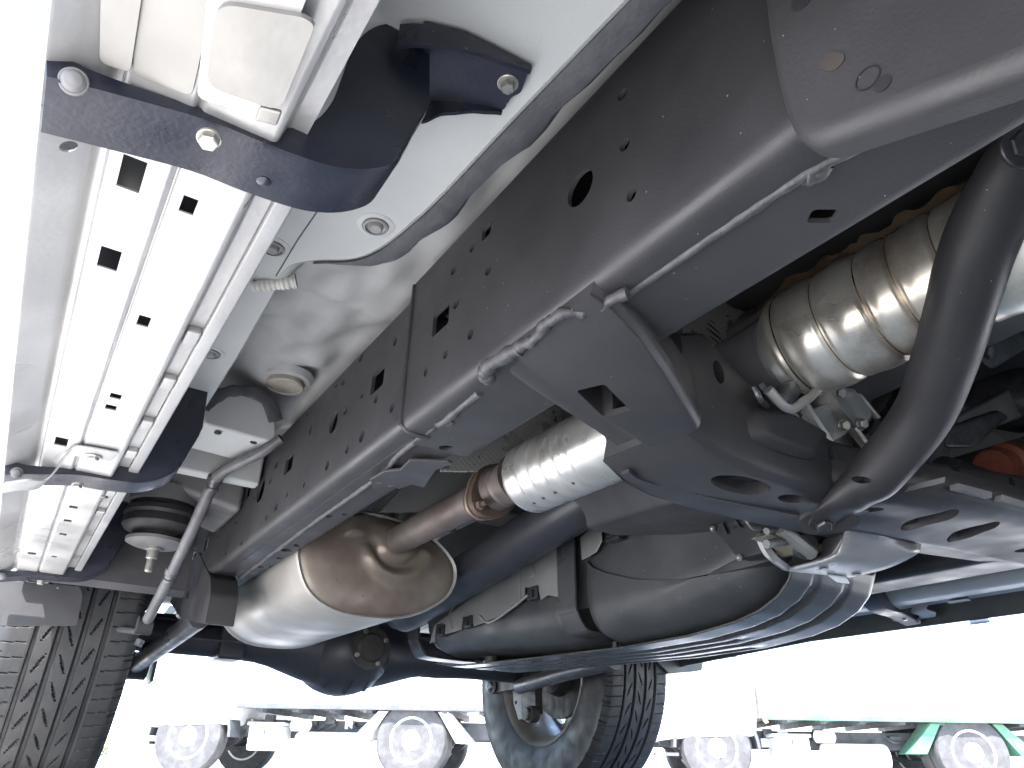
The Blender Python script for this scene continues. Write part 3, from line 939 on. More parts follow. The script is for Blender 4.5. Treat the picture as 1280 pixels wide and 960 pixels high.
# ---- crossmember
def crossmember():
    # saddle welded under the rail; sections across X, each running from front to rear
    def sec(pts):
        return [Vector(p) for p in pts]
    S = []
    rows = [  # X, y front, y rear, z bottom, z top
        (.303, .352, .505, .424, .440), (.325, .352, .508, .418, .445), (.36, .360, .512, .409, .448), (.41, .382, .520, .401, .450), (.45, .403, .528, .396, .452), (.50, .430, .540, .390, .455)]
    for X, yf, yr, zb, zt in rows:
        S.append(cr([V(X, yf + .004, zt), V(X, yf + .001, zb + .022), V(X, yf, zb + .012), V(X, yf + .005, zb + .003), V(X, yf + .016, zb), V(X, yr - .046, zb), V(X, yr - .039, zb + .0015), V(X, yr - .031, zb + .009), V(X, yr - .022, zb + .011), V(X, yr - .003, zb + .012), V(X, yr, zb + .017), V(X, yr, zt)], 3))
    cm = obj('crossmember', loft(S), 'frame_paint', CAR, 'black crossmember welded under the frame rail with a slot', ang=60)
    c = P(755, 503, Z=.401)
    a = (P(774, 517, Z=.401) - P(737, 490, Z=.401)).normalized()
    b = Z1.cross(a)
    sh = prism(rect_pts(c + V(0, 0, -.02), .050, .030, a, b, .004), (0, 0, .14))
    cav = [[V(X, yf + .012, zb + .006), V(X, yr - .05, zb + .006), V(X, yr - .05, .50), V(X, yf + .012, .50)] for X, yf, yr, zb, zt in rows[1:]]
    cut(cm, [loft(cav)])
    cut(cm, [sh])
    # uneven welds round the saddle
    z = .424
    obj('weld_bead', bead([P(735, 392, Z=z), P(705, 392, Z=z), P(683, 405, Z=z), P(668, 424, Z=z), P(650, 434, Z=z), P(640, 443, Z=z)], .0052, .5, n=9), 'weld', cm)
    obj('weld_bead', bead([P(650, 436, Z=z), P(632, 444, Z=z), P(612, 456, Z=z), P(606, 466, Z=z), P(612, 474, Z=z)], .0072, .4, n=9), 'weld', cm)
    obj('weld_bead', bead([P(742, 396, Z=z), P(752, 388, Z=z), P(765, 374, Z=z), P(785, 366, Z=z)], .0050, .5, n=9), 'weld', cm)
    # inner stamped beam
    R2 = [  # X, yf, yr, zb, zt
        (.485, .432, .558, .3935, .50), (.53, .440, .572, .382, .52), (.57, .446, .578, .378, .505), (.62, .450, .580, .377, .482), (.68, .452, .580, .377, .468), (.76, .455, .578, .378, .458), (.86, .452, .572, .380, .462), (.98, .448, .565, .384, .478), (1.12, .442, .555, .390, .498), (1.26, .44, .55, .40, .515), (1.38, .44, .55, .42, .53)]
    T = []
    for X, yf, yr, zb, zt in R2:
        T.append(cr([V(X, yf + .016, zt), V(X, yf + .004, zt - .006), V(X, yf, zt - .02), V(X, yf + .004, zb + .018), V(X, yf + .014, zb + .003), V(X, yf + .03, zb), V(X, yr - .004, zb), V(X, yr, zb + .004), V(X, yr, zb + .01), V(X, yr - .03, zt)], 3))
    bm_ = obj('beam', loft(T), 'frame_paint', cm, 'black pressed beam of the crossmember with bolt holes', ang=60)
    def hole_b(px, py, wx, wy):
        c = P(px, py, Z=.378)
        return prism(disc_pts(c + V(0, 0, -.02), wx, X1, Y1, 24, wy), (0, 0, .20))
    def hole_f(px, py, r, rz=None):
        c = P(px, py, Y=.455)
        return prism(disc_pts(c + V(0, -.06, 0), r, X1, Z1, 16, rz or r), (0, .09, 0))
    cut(bm_, [hole_b(927, 606, .044, .021), hole_b(990, 623, .021, .012), hole_f(888, 470, .010, .014), hole_f(1041, 570, .008, .012), hole_f(1187, 590, .009, .012), hole_f(1254, 610, .009, .013)])
    c = P(927, 605, Z=.392)
    obj('inner_tube', loft([disc_pts(c, .036, X1, Y1, 24, .017), disc_pts(c, .022, X1, Y1, 24, .010), disc_pts(c + V(0, 0, .02), .022, X1, Y1, 24, .010), disc_pts(c + V(0, 0, .02), .036, X1, Y1, 24, .017)], cap=False), 'frame_paint', bm_)
    # hump pressed into the front face
    hp = cr([P(930, 520, Y=.452), P(945, 510, Y=.452), P(985, 520, Y=.452), P(1022, 540, Y=.45), P(1030, 548, Y=.45), P(1022, 562, Y=.45), P(1012, 575, Y=.452), P(960, 560, Y=.452), P(935, 545, Y=.452)], 4, True)
    cen = sum(hp, Vector()) / len(hp)
    obj('pressed_hump', loft([hp, [cen + (p - cen) * .86 + V(0, -.010, 0) for p in hp], [cen + (p - cen) * .62 + V(0, -.014, 0) for p in hp]]), 'frame_paint', bm_, ang=70)
    # lower plate under the beam, with large oval openings, to the right
    zl = .374
    def oval(px0, py0, px1, py1, wd):
        a, b = P(px0, py0, Z=zl), P(px1, py1, Z=zl)
        ax = (b - a)
        l = ax.length / 2
        ax.normalize()
        return disc_pts((a + b) / 2, l, ax, Z1.cross(ax), 24, wd)
    hs = [oval(1130, 664, 1195, 637, .019), oval(1188, 680, 1246, 652, .017), oval(1072, 645, 1106, 640, .010), oval(1270, 696, 1310, 694, .012)]
    LS = []
    for X, yf, yr in ((.74, .46, .555), (.78, .425, .535), (.82, .392, .522), (.87, .374, .512), (.95, .362, .504), (1.05, .352, .50), (1.2, .345, .492), (1.36, .342, .485)):
        q = .012 * max(0, (.86 - X) / .12) + .03 * max(0, X - .95)
        zz = zl + q
        LS.append(cr([V(X, yf + .006, zz + .040), V(X, yf, zz + .022), V(X, yf + .006, zz + .008), V(X, yf + .024, zz + .001), V(X, yf + .046, zz - .001), V(X, (yf + yr) / 2 + .02, zz + .0025), V(X, yr - .02, zz), V(X, yr - .004, zz - .001), V(X, yr, zz + .002), V(X, yr, zz + .010), V(X, yr - .02, zz + .045)], 3))
    lpte = obj('lower_plate', loft(LS), 'frame_paint', cm, 'black pressed lower plate with large oval openings', ang=60)
    cut(lpte, [prism([p + V(0, 0, -.03) for p in h], (0, 0, .062)) for h in hs])
    for h in hs[:2]:
        cc = sum(h, Vector()) / len(h)
        n_ = len(h)
        obj('turned_edge', loft([[cc + (p - cc) * 1.06 + V(0, 0, .0035) for p in h], [cc + (p - cc) * 1.0 + V(0, 0, .003) for p in h], [cc + (p - cc) * .95 + V(0, 0, .009) for p in h], [cc + (p - cc) * .93 + V(0, 0, .022) for p in h], [cc + (p - cc) * 1.04 + V(0, 0, .024) for p in h]], cap=False), 'frame_paint', lpte)
    for a, b in (((1134, 612), (1176, 602)), ((1192, 610), (1235, 621)), ((1247, 624), (1300, 640))):
        p, q = P(*a, Z=.386), P(*b, Z=.386)
        g = loft([[p.lerp(q, t / 6) + V(0, -.004 + .001 * noise.noise(p.lerp(q, t / 6) * 200), -.002), p.lerp(q, t / 6) + V(0, -.006, .004), p.lerp(q, t / 6) + V(0, .004, .004), p.lerp(q, t / 6) + V(0, .004, -.002)] for t in range(7)])
        obj('edge_clip', g, 'mount_grey', lpte)
    # crossmember hanger under the rail: lip at the rear
    lip = cr([P(786, 590, Z=.38), P(800, 600, Z=.379), P(840, 611, Z=.378), P(880, 620, Z=.376), P(940, 633, Z=.375), P(1000, 645, Z=.374)], 5)
    obj('lower_lip', loft([[p, p + V(0, .012, 0), p + V(0, .012, .004), p + V(0, 0, .004)] for p in lip]), 'frame_paint', cm)
    # ---- thick curved tube bolted under the beam
    pth = cr([P(1022, 654, D=.855), P(1042, 638, D=.85), P(1066, 617, D=.838), P(1098, 589, D=.82), P(1152, 520, D=.775), P(1182, 445, D=.725), P(1200, 383, D=.69), P(1226, 300, D=.65), P(1266, 220, D=.62), P(1325, 130, D=.59)], 8)
    n = len(pth)
    fl = interp([(1.25, .14), (1.18, .36), (1.1, .68), (1.02, .98), (1, 1), (1, 1), (1, 1), (1.03, .97), (1.1, .8), (1.2, .6)], n)
    tb = obj('guard_tube', tube(pth, interp([.029, .030, .030, .0292, .0298, .0305, .031, .0315, .033, .034], n), 28, up=None, flat=fl), 'frame_paint', CAR, 'thick curved black tube bolted under the crossmember', ang=70)
    cut(tb, [prism(disc_pts(P(1103, 607, D=.76), .008, RT, UP, 12, .004), FW * .06)])
    c = P(1026, 652, D=.885)
    t2 = [P(1000, 652, D=.862), P(1012, 644, D=.858), P(1030, 640, D=.856), P(1060, 646, D=.856), P(1075, 653, D=.856), P(1058, 664, D=.86), P(1010, 668, D=.866)]
    tg = obj('tube_tongue', plate(cr(t2, 4, True), [], V(0, 0, .005)), 'frame_paint', tb, bevel=.001)
    bolt('bolt', P(1027, 652, D=.852), -FW * .6 - Z1 * .6, .0095, 'bolt_dark', tb, h=.012, washer=1.6)
    bolt('bolt', P(1277, 182, D=.555), -FW, .012, 'bolt_dark', tb, h=.006, washer=1.5)
    g2 = [P(a, b, Z=.385) for a, b in ((1040, 640), (1075, 648), (1078, 652), (1066, 660), (1042, 652))]
    obj('tongue_ear', plate(g2, [], (0, 0, .004)), 'frame_paint', tb, bevel=.001)
crossmember()

# ---- exhaust line
def exhaust():
    EX, EZ = .60, .49
    # front converter: ribbed pressed shells
    a = P(962, 450, X=.68); b = P(1300, 286, X=.70)
    ax = (b - a)
    L = ax.length
    ax.normalize()
    def shell(r0, L, ribs, n=150):
        pr = []
        for i in range(n):
            t = i / (n - 1) * L
            s = min(1, t / .045)
            r = r0 * (.62 + .38 * (s * s * (3 - 2 * s)))
            for c, w_, h in ribs:
                d = abs(t - c) / w_
                if d < 1:
                    r += h * (1 - d * d) ** 2
            pr.append((t, r))
        return pr
    ribs = [(.046, .008, -.0022), (.075, .014, .0016), (.095, .005, -.0045), (.125, .018, .0018), (.146, .005, -.0045), (.165, .012, .0014), (.182, .005, -.0045), (.205, .016, .0016), (.226, .005, -.0045), (.26, .02, .0015)]
    cv = obj('catalytic_converter', lathe(a, ax, shell(.065, max(L, .3), ribs), 56), 'converter', CAR, 'brassy ribbed catalytic converter beside the transmission', wn=False, ang=50)
    for t_ in (.046, .095, .146, .182, .226):
        rr = min(shell(.065, max(L, .3), ribs, 400), key=lambda q: abs(q[0] - t_))[1]
        obj('rib_crease', lathe(a + ax * (t_ - .0022), ax, [(0.0008, rr - .001), (.0014, rr + .0004), (.0030, rr + .0004), (.0036, rr - .001)], 56), 'converter_stain', cv)
    # clamshell seam flange along the upper side
    s = ax.cross(Z1).normalized()
    u = s.cross(ax).normalized()
    fl = []
    for i in range(46):
        t = .004 + (max(L, .3) - .01) * i / 45
        pr = shell(.065, max(L, .3), ribs, 150)
        r = pr[min(149, int(t / max(L, .3) * 149))][1]
        wob = .004 * math.sin(i * .9) + .002 * noise.noise(V(i * .7, 0, 0))
        o = a + ax * t
        d = (u * .96 + s * .28).normalized()
        tn = ax.cross(d)
        fl.append([o + d * (r - .004) + tn * .003, o + d * (r + .014 + wob) + tn * .0022, o + d * (r + .015 + wob) - tn * .0022, o + d * (r - .004) - tn * .003])
    obj('seam_flange', loft(fl), 'converter_stain', cv, 'heat browned seam of the converter', ang=50)
    # end collar and pipe to the rear
    obj('collar', lathe(a + ax * .016, -ax, [(-.004, .046), (.002, .050), (.03, .0485), (.066, .0475), (.070, .044), (.085, .036)], 36), 'mount_grey', cv, 'dull grey collar of the converter')
    p1 = P(715, 590, X=.60)
    obj('exhaust_pipe', tube(cr([a - ax * .05, a.lerp(p1, .4) + V(0, 0, .004), p1], 6), .031, 20), 'exhaust_pipe', CAR, 'exhaust pipe hidden above the crossmember')
    # small pipe and sensor below
    obj('sensor_pipe', tube(cr([P(960, 487, Y=.42), P(985, 510, Y=.42), P(1005, 502, Y=.42), P(1024, 485, Y=.42)], 6), .0055, 12), 'cast_alu', CAR, 'thin bent pipe below the converter')
    obj('sensor', lathe(P(975, 500, Y=.42), (.6, 0, .5), [(0, .008), (.012, .012), (.03, .011), (.034, .005)], 14), 'bolt_dark', CAR)
    for q in ((950, 480, 968, 500), (942, 484, 958, 508)):
        obj('wire', tube(cr([P(q[0], q[1], Y=.43), P((q[0] + q[2]) / 2, (q[1] + q[3]) / 2 + 3, Y=.43), P(q[2], q[3], Y=.44)], 4), .004, 8), 'bolt_dark', CAR)
    # second converter under a ribbed silver shield
    c0 = P(652, 603, X=.60); c1 = P(830, 520, X=.60)
    ax2 = (c1 - c0).normalized()
    pr = []
    for i in range(110):
        t = .26 * i / 109
        s_ = min(1, t / .03)
        r = .036 + .019 * (s_ * s_ * (3 - 2 * s_)) - .0
        for cc in (.055, .085, .115, .145, .175):
            d = abs(t - cc) / .008
            if d < 1:
                r -= .003 * (1 - d * d) ** 2
        pr.append((t, r))
    sv = obj('silencer_shield', lathe(c0, ax2, pr, 48), 'shield_silver', CAR, 'bright ribbed silver shield round the exhaust behind the crossmember', wn=False, ang=50)
    for t, an in ((.06, -1.25), (.085, -1.22), (.115, -1.2), (.16, -1.15)):
        s2 = ax2.cross(Z1).normalized(); u2 = s2.cross(ax2)
        d = (s2 * math.cos(an) + u2 * math.sin(an))
        obj('drain_mark', lathe(c0 + ax2 * t + d * .0545, d, [(0, .003), (.001, .0024)], 10), 'bolt_dark', sv)
    st = cr([P(660, 590, X=.585), P(672, 560, X=.585), P(690, 535, X=.585)], 5)
    obj('hanger', loft([[p + V(0, -.018, 0), p + V(0, .018, 0), p + V(.004, .018, 0), p + V(.004, -.018, 0)] for p in st]), 'guard_grey', sv)
    # neck, flange with bolts, pipe
    f0 = P(620, 612, X=.60)
    axp = (P(470, 692, X=.60) - f0).normalized()
    obj('neck', lathe(f0 - axp * .004, -axp, [(0, .037), (.008, .034), (.02, .0335), (.024, .036), (.028, .033), (.05, .035), (.062, .040)], 32), 'exhaust_pipe', CAR, 'brown exhaust neck ahead of the flange', wn=False)
    s3 = axp.cross(Z1).normalized(); u3 = s3.cross(axp)
    di = (u3 * .72 + s3 * .69).normalized()
    if di.x > 0:
        pass
    dj = axp.cross(di)
    def tri(rad, off):
        lp = []
        for k in range(48):
            an = 2 * math.pi * k / 48
            r = .043 + .017 * max(0, abs(math.cos(an)) ** 5)
            lp.append(f0 + axp * off + (di * math.cos(an) + dj * math.sin(an)) * r * rad)
        return lp
    fg = obj('exhaust_flange', loft([tri(.97, -.003), tri(1, .0), tri(1, .006), tri(.97, .008)]), 'rust', CAR, 'rusty two bolt exhaust flange')
    obj('gasket', loft([tri(1.035, .009), tri(1.035, .014)]), 'flange_edge', fg)
    obj('flange_half', loft([tri(1, .015), tri(1, .022)]), 'rust', fg)
    for sg in (1, -1):
        p = f0 + di * .050 * sg - axp * .004
        bolt('bolt', p, -axp, .0085, 'rust', fg, h=.012, washer=1.3)
        obj('stud', tube([p - axp * .01, p - axp * .024], .0045, 10), 'rust', fg)
    mcap = P(470, 690, X=.60)
    pp = obj('exhaust_pipe', tube([f0 + axp * .02, f0.lerp(mcap, .5), mcap + axp * .02], .0285, 28), 'exhaust_pipe', CAR, 'brown exhaust pipe running into the muffler')
    # ---- muffler: oval body along Y with embossed end
    yc, ye = 1.36, 1.93
    rim = cr([P(a, b, Y=yc) for a, b in ((371, 688), (385, 662), (425, 644), (475, 646), (530, 668), (562, 700), (566, 728), (550, 752), (510, 770), (465, 772), (415, 762), (382, 735))], 4, True)
    cen = sum(rim, Vector()) / len(rim)
    far = V(-.02, 0, .0)
    def ring(k, y):
        q = (y - yc) / (ye - yc)
        return [V(cen.x + (p.x - cen.x) * k, y, cen.z + (p.z - cen.z) * k) + far * q * .3 for p in rim]
    bodyr = [ring(.985, yc - .004), ring(1.0, yc), ring(1.0, yc + .004), ring(.975, yc + .008), ring(.975, yc + .02), ring(.985, yc + .03), ring(.985, ye - .03), ring(.975, ye - .02), ring(1.0, ye - .006), ring(1, ye), ring(.9, ye + .012), ring(.5, ye + .02)]
    mf = obj('muffler', loft(bodyr), 'muffler_skin', CAR, 'oval steel muffler with a heat stained end', ang=40, wn=False)
    # embossed end plate on a polar grid
    pc = V(mcap.x, yc, mcap.z)
    n = len(rim)
    vs, fs = [], []
    m = 26
    for i in range(m):
        k = .985 * (1 - i / (m - 1))
        for p in rim:
            q = V(cen.x + (p.x - cen.x) * k, yc - .003, cen.z + (p.z - cen.z) * k)
            d = (q - pc).length
            bul = .011 * (1 - k ** 4) + .004 * min(1, (1 - k) / .06)
            # raised collar round the pipe inlet and a hooked rib sweeping round it
            bul += .012 * math.exp(-(max(0, d - .034) / .012) ** 2)
            ang_ = math.atan2(q.z - pc.z, q.x - pc.x)
            if -2.9 < ang_ < -.1 or ang_ > 2.6:
                rr = .062 + .016 * ((ang_ + math.pi) % (2 * math.pi)) / 3.0
                bul += .010 * math.exp(-((d - rr) / .014) ** 2) * min(1, (ang_ + 3.0) / .5 if ang_ < 0 else 1)
            bul -= .006 * math.exp(-((d - .052) / .008) ** 2)
            vs.append(q + V(0, -bul, 0))
    for i in range(m - 1):
        for j in range(n):
            fs.append((i * n + j, i * n + (j + 1) % n, (i + 1) * n + (j + 1) % n, (i + 1) * n + j))
    obj('end_plate', (vs, fs), 'muffler_end', mf, 'browned muffler end plate with an embossed swirl', wn=False, ang=80)
    obj('inlet_weld', lathe(pc - axp * .012, axp, [(0, .030), (.003, .034), (.007, .0335), (.01, .030)], 28), 'rust', mf)
    obj('rolled_rim', loft([ring(1.012, yc - .010), ring(1.028, yc - .004), ring(1.02, yc + .005), ring(.99, yc + .001), ring(.98, yc - .007)] + [ring(1.012, yc - .010)], cap=False), 'muffler_skin', mf)
    # tail pipe beyond
    obj('tail_pipe', tube(cr([V(.55, 1.88, .47), V(.50, 2.05, .55), V(.47, 2.3, .56), V(.44, 2.8, .5)], 6), .028, 16), 'exhaust_pipe', CAR, 'tail pipe rising over the axle')
    # dimpled heat shields above the exhaust
    def foil(name, pts, nx, ny, label):
        a, b, c, d = [Vector(p) for p in pts]
        vs, fs = [], []
        nn = (b - a).cross(d - a).normalized()
        for j in range(ny):
            for i in range(nx):
                u_, v_ = i / (nx - 1), j / (ny - 1)
                p = a.lerp(b, u_).lerp(d.lerp(c, u_), v_)
                h = (.0012 if (i % 4 < 2) == (j % 4 < 2) else -.0006) + .004 * noise.noise(p * 18)
                vs.append(p + nn * h)
        for j in range(ny - 1):
            for i in range(nx - 1):
                fs.append((j * nx + i, j * nx + i + 1, (j + 1) * nx + i + 1, (j + 1) * nx + i))
        o = obj(name, (vs, fs), 'dimple_foil', CAR, label, wn=False, ang=80)
        s_ = o.modifiers.new('solid', 'SOLIDIFY'); s_.thickness = .0015
        return o
    foil('heat_shield', [P(550, 590, Y=.97), P(700, 590, Y=.97), P(700, 490, Y=.97), P(550, 490, Y=.97)], 96, 60, 'dimpled foil heat shield above the silver exhaust shield')
    foil('heat_shield', [P(840, 470, Y=.60), P(1010, 400, Y=.60), P(1010, 270, Y=.60), P(840, 320, Y=.60)], 130, 90, 'dimpled foil heat shield above the converter')
    foil('heat_shield', [P(430, 665, Y=1.46), P(570, 665, Y=1.46), P(570, 605, Y=1.46), P(430, 615, Y=1.46)], 96, 36, 'dimpled foil heat shield above the muffler')
    gp = [P(a, b, Y=1.25) for a, b in ((475, 640), (510, 600), (600, 560), (640, 585), (560, 640))]
    tnl = obj('tunnel_shield', plate(gp, [], (0, .004, 0)), 'grey_shield', CAR, 'grey sheet above the exhaust pipe', bevel=.001)
exhaust()

# ---- driveshaft, rear axle, suspension
def driveline():
    d0, d1 = P(505, 768, X=.83), P(738, 622, X=.80)
    dirn = (d1 - d0).normalized()
    L = (d1 - d0).length
    sh = obj('driveshaft', lathe(d0, dirn, [(-.05, .026), (-.02, .030), (.0, .044), (.03, .047), (L - .09, .047), (L - .03, .047), (L - .012, .043), (L + .03, .03), (L + .05, .034), (L + .09, .034), (L + .25, .032)], 36), 'axle_paint', CAR, 'thick dark driveshaft running back to the axle', wn=False)
    obj('weight', box((.80, 1.28, .575), (.87, 1.36, .59)), 'mount_grey', CAR, bevel=.004)
    # rear axle
    YA, ZA = 2.2, .385
    ax_ = obj('rear_axle', tube([V(.10, YA, ZA), V(.5, YA, ZA), V(.62, YA, ZA), V(1.16, YA, ZA), V(1.28, YA, ZA), V(1.68, YA, ZA)], [.044, .044, .05, .05, .044, .044], 24), 'axle_paint', CAR, 'dark rear axle with the differential housing')
    prof = []
    dc = V(.845, YA, ZA - .002)
    secs = []
    for t, rx, rz in ((-.16, .05, .05), (-.13, .08, .072), (-.09, .112, .096), (-.03, .138, .114), (.03, .142, .118), (.08, .128, .11), (.12, .085, .08)):
        secs.append([dc + V(math.cos(a) * rx, t, math.sin(a) * rz) for a in (2 * math.pi * k / 28 for k in range(28))])
    dh = obj('differential', loft(secs), 'axle_paint', ax_, ang=60, wn=False)
    # tapering shoulders from the bulge to the tubes
    for sg in (-1, 1):
        obj('shoulder', loft([[dc + V(sg * x, 0, .01) + V(0, math.cos(a) * r, math.sin(a) * r * .95) for a in (2 * math.pi * k / 20 for k in range(20))] for x, r in ((.05, .118), (.13, .096), (.22, .068), (.32, .048))]), 'axle_paint', ax_, ang=60, wn=False)
    pn = P(462, 810, Y=2.02)
    obj('pinion_flange', lathe(pn, (0, -1, 0), [(-.06, .05), (0, .045), (.0, .058), (.012, .058), (.013, .04), (.02, .035)], 32), 'hub_dark', ax_)
    for k in range(4):
        an = k * math.pi / 2 + .5
        bolt('bolt', pn + V(math.cos(an) * .047, -.012, math.sin(an) * .047), (0, -1, 0), .007, 'bolt_zinc', ax_, h=.007, washer=0)
    for k in range(5):
        an = -2.6 + k * .5
        obj('rib', loft([[dc + V(math.cos(an) * r1, t, math.sin(an) * r1 * .88) + V(-math.sin(an), 0, math.cos(an)) * w_ for w_ in (-.004, .004)] + [dc + V(math.cos(an) * r2, t, math.sin(an) * r2 * .88) + V(-math.sin(an), 0, math.cos(an)) * w_ for w_ in (.004, -.004)] for t, r1, r2 in ((-.15, .03, .056), (-.10, .08, .106), (-.04, .10, .134))]), 'axle_paint', ax_)
    obj('axle_bracket', box((.47, YA - .055, ZA - .05), (.54, YA + .055, ZA + .055)), 'axle_paint', ax_, bevel=.008)
    obj('brake_pipe', tube([V(.12, YA - .05, ZA - .005), V(.5, YA - .052, ZA - .005), V(.66, YA - .06, ZA - .01)], .0035, 8), 'arm_steel', ax_)
    # lateral rod behind
    obj('lateral_rod', tube([V(.25, YA + .16, ZA + .06), V(1.4, YA + .16, ZA + .10)], .018, 14), 'axle_paint', CAR, 'dark lateral rod behind the axle')
    # lower trailing arms
    a, b = P(250, 772, X=.335), P(168, 832, X=.30)
    ar = obj('trailing_arm', tube([a, b], .024, 20), 'arm_steel', CAR, 'grey tubular trailing arm below the rail end')
    obj('bushing', lathe(b + V(-.035, 0, 0), X1, [(0, .03), (.002, .036), (.068, .036), (.07, .03)], 20), 'axle_paint', ar)
    obj('axle_lug', loft([[b + V(x, -.045, .03), b + V(x, .05, .06), b + V(x, .05, -.02), b + V(x, .0, -.045), b + V(x, -.045, -.04)] for x in (-.05, -.042)]), 'axle_paint', ar)
    obj('axle_lug', loft([[b + V(x, -.045, .03), b + V(x, .05, .06), b + V(x, .05, -.02), b + V(x, .0, -.045), b + V(x, -.045, -.04)] for x in (.042, .05)]), 'axle_paint', ar)
    a2, b2 = V(1.43, 1.64, .36), P(612, 862, X=1.46)
    ar2 = obj('trailing_arm', tube([a2, V(1.45, 1.9, .35), V(1.47, 2.18, .33)], .024, 18), 'arm_steel', CAR, 'trailing arm on the far side')
    # stabiliser link / cable on the near side: bent tube with collars
    rod = cr([P(352, 548, X=.278), P(325, 566, X=.255), P(300, 578, X=.237), P(278, 590, X=.224), P(266, 605, X=.220), P(246, 650, X=.218), P(215, 716, X=.218), P(184, 776, X=.218)], 6)
    cb = obj('brake_cable', tube(rod, interp([.008, .009, .009, .0095, .0105, .0105, .0105, .0105, .0105], len(rod)), 14), 'cable_grey', CAR, 'grey cable tube hanging beside the rail end')
    for px, py, x in ((267, 603, .220), (214, 718, .218)):
        c = P(px, py, X=x)
        obj('collar', lathe(c + V(0, -.01, .01), V(0, .55, -.8), [(0, .011), (.002, .0135), (.012, .0135), (.014, .011), (.02, .011), (.022, .0125), (.026, .0125)], 18), 'arm_steel', cb)
    c = P(181, 782, X=.217)
    obj('eye', lathe(c + V(-.016, 0, 0), X1, [(0, .010), (.001, .018), (.030, .018), (.031, .010)], 20), 'rubber', cb)
    obj('pin', tube([P(144, 786, X=.18), P(178, 790, X=.215)], .0065, 10), 'arm_steel', cb)
    obj('nut', lathe(P(176, 800, X=.217), (-.3, 0, -1), [(0, .009), (.012, .009)], 6), 'bolt_dark', cb)
    # clamp with rubber that holds the cable to the rail
    cl = cr([P(283, 590, X=.285), P(296, 588, X=.29), P(303, 596, X=.295), P(302, 612, X=.30)], 5)
    obj('clamp', loft([[p + V(0, -.010, 0), p + V(0, .010, 0), p + V(.004, .010, 0), p + V(.004, -.010, 0)] for p in cl]), 'bolt_dark', cb)
    cl = cr([P(281, 604, X=.285), P(292, 608, X=.29), P(298, 622, X=.295), P(299, 630, X=.298)], 5)
    obj('clamp', loft([[p + V(0, -.008, 0), p + V(0, .008, 0), p + V(.004, .008, 0), p + V(.004, -.008, 0)] for p in cl]), 'bolt_dark', cb)
    # body mount cushion with its outrigger
    mc = P(196, 672, Y=1.52)
    mo = obj('body_mount', lathe(mc + V(0, 0, .065), -Z1, [(0, .058), (.012, .060), (.014, .066), (.024, .068), (.03, .064), (.036, .066), (.046, .067), (.052, .062), (.060, .045), (.068, .045)], 36), 'rubber', CAR, 'round rubber body mount cushion with a stud below', wn=False)
    obj('washer', lathe(mc + V(0, 0, -.004), -Z1, [(0, .05), (.002, .054), (.008, .053), (.012, .044), (.016, .03)], 36), 'mount_grey', mo)
    obj('stud', lathe(mc + V(0, 0, -.018), -Z1, [(0, .016), (.006, .016), (.007, .011), (.022, .0105), (.024, .0075), (.046, .0075), (.048, .005)], 14), 'bolt_zinc', mo)
    out = loft([[V(.085, 1.50, .555), V(.085, 1.62, .555), V(.085, 1.62, .60), V(.085, 1.50, .60)], [V(.18, 1.46, .555), V(.18, 1.62, .555), V(.18, 1.62, .61), V(.18, 1.46, .61)], [V(.303, 1.42, .52), V(.303, 1.62, .52), V(.303, 1.62, .61), V(.303, 1.42, .61)]])
    obj('outrigger', out, 'mount_grey', CAR, 'grey outrigger from the rail to the body mount', bevel=.012, seg=3)
    obj('cup', lathe(mc + V(0, 0, .062), Z1, [(0, .066), (.03, .066), (.034, .05)], 30), 'mount_grey', mo)
    # shock absorber and spring seat behind, in the dark of the wheel housing
    obj('shock_absorber', tube([V(.20, 1.86, .80), V(.235, 2.02, .42)], .032, 18), 'axle_paint', CAR, 'dark shock absorber inside the near wheel housing')
    obj('shock_absorber', tube([V(1.50, 2.12, .80), V(1.505, 2.06, .33)], .027, 18), 'hub_dark', CAR, 'dark shock absorber by the far wheel')
    for k in range(2):
        x = .42 if k == 0 else 1.36
        pts = [V(x + .06 * math.cos(a), 2.2 + .06 * math.sin(a), .43 + .20 * a / (2 * math.pi * 6)) for a in [2 * math.pi * 6 * i / 120 for i in range(121)]]
        obj('coil_spring', tube(pts, .008, 8), 'axle_paint', CAR, 'coil spring above the axle')
    # mud plate ahead of the near tyre
    q = [P(a, b, Y=1.72) for a, b in ((-30, 722), (100, 733), (104, 745), (96, 782), (-30, 782))]
    obj('mud_plate', plate(rloop(q, .005, 3), [], (0, .006, 0)), 'frame_paint', CAR, 'dark plate hanging ahead of the near rear tyre', bevel=.002)
driveline()

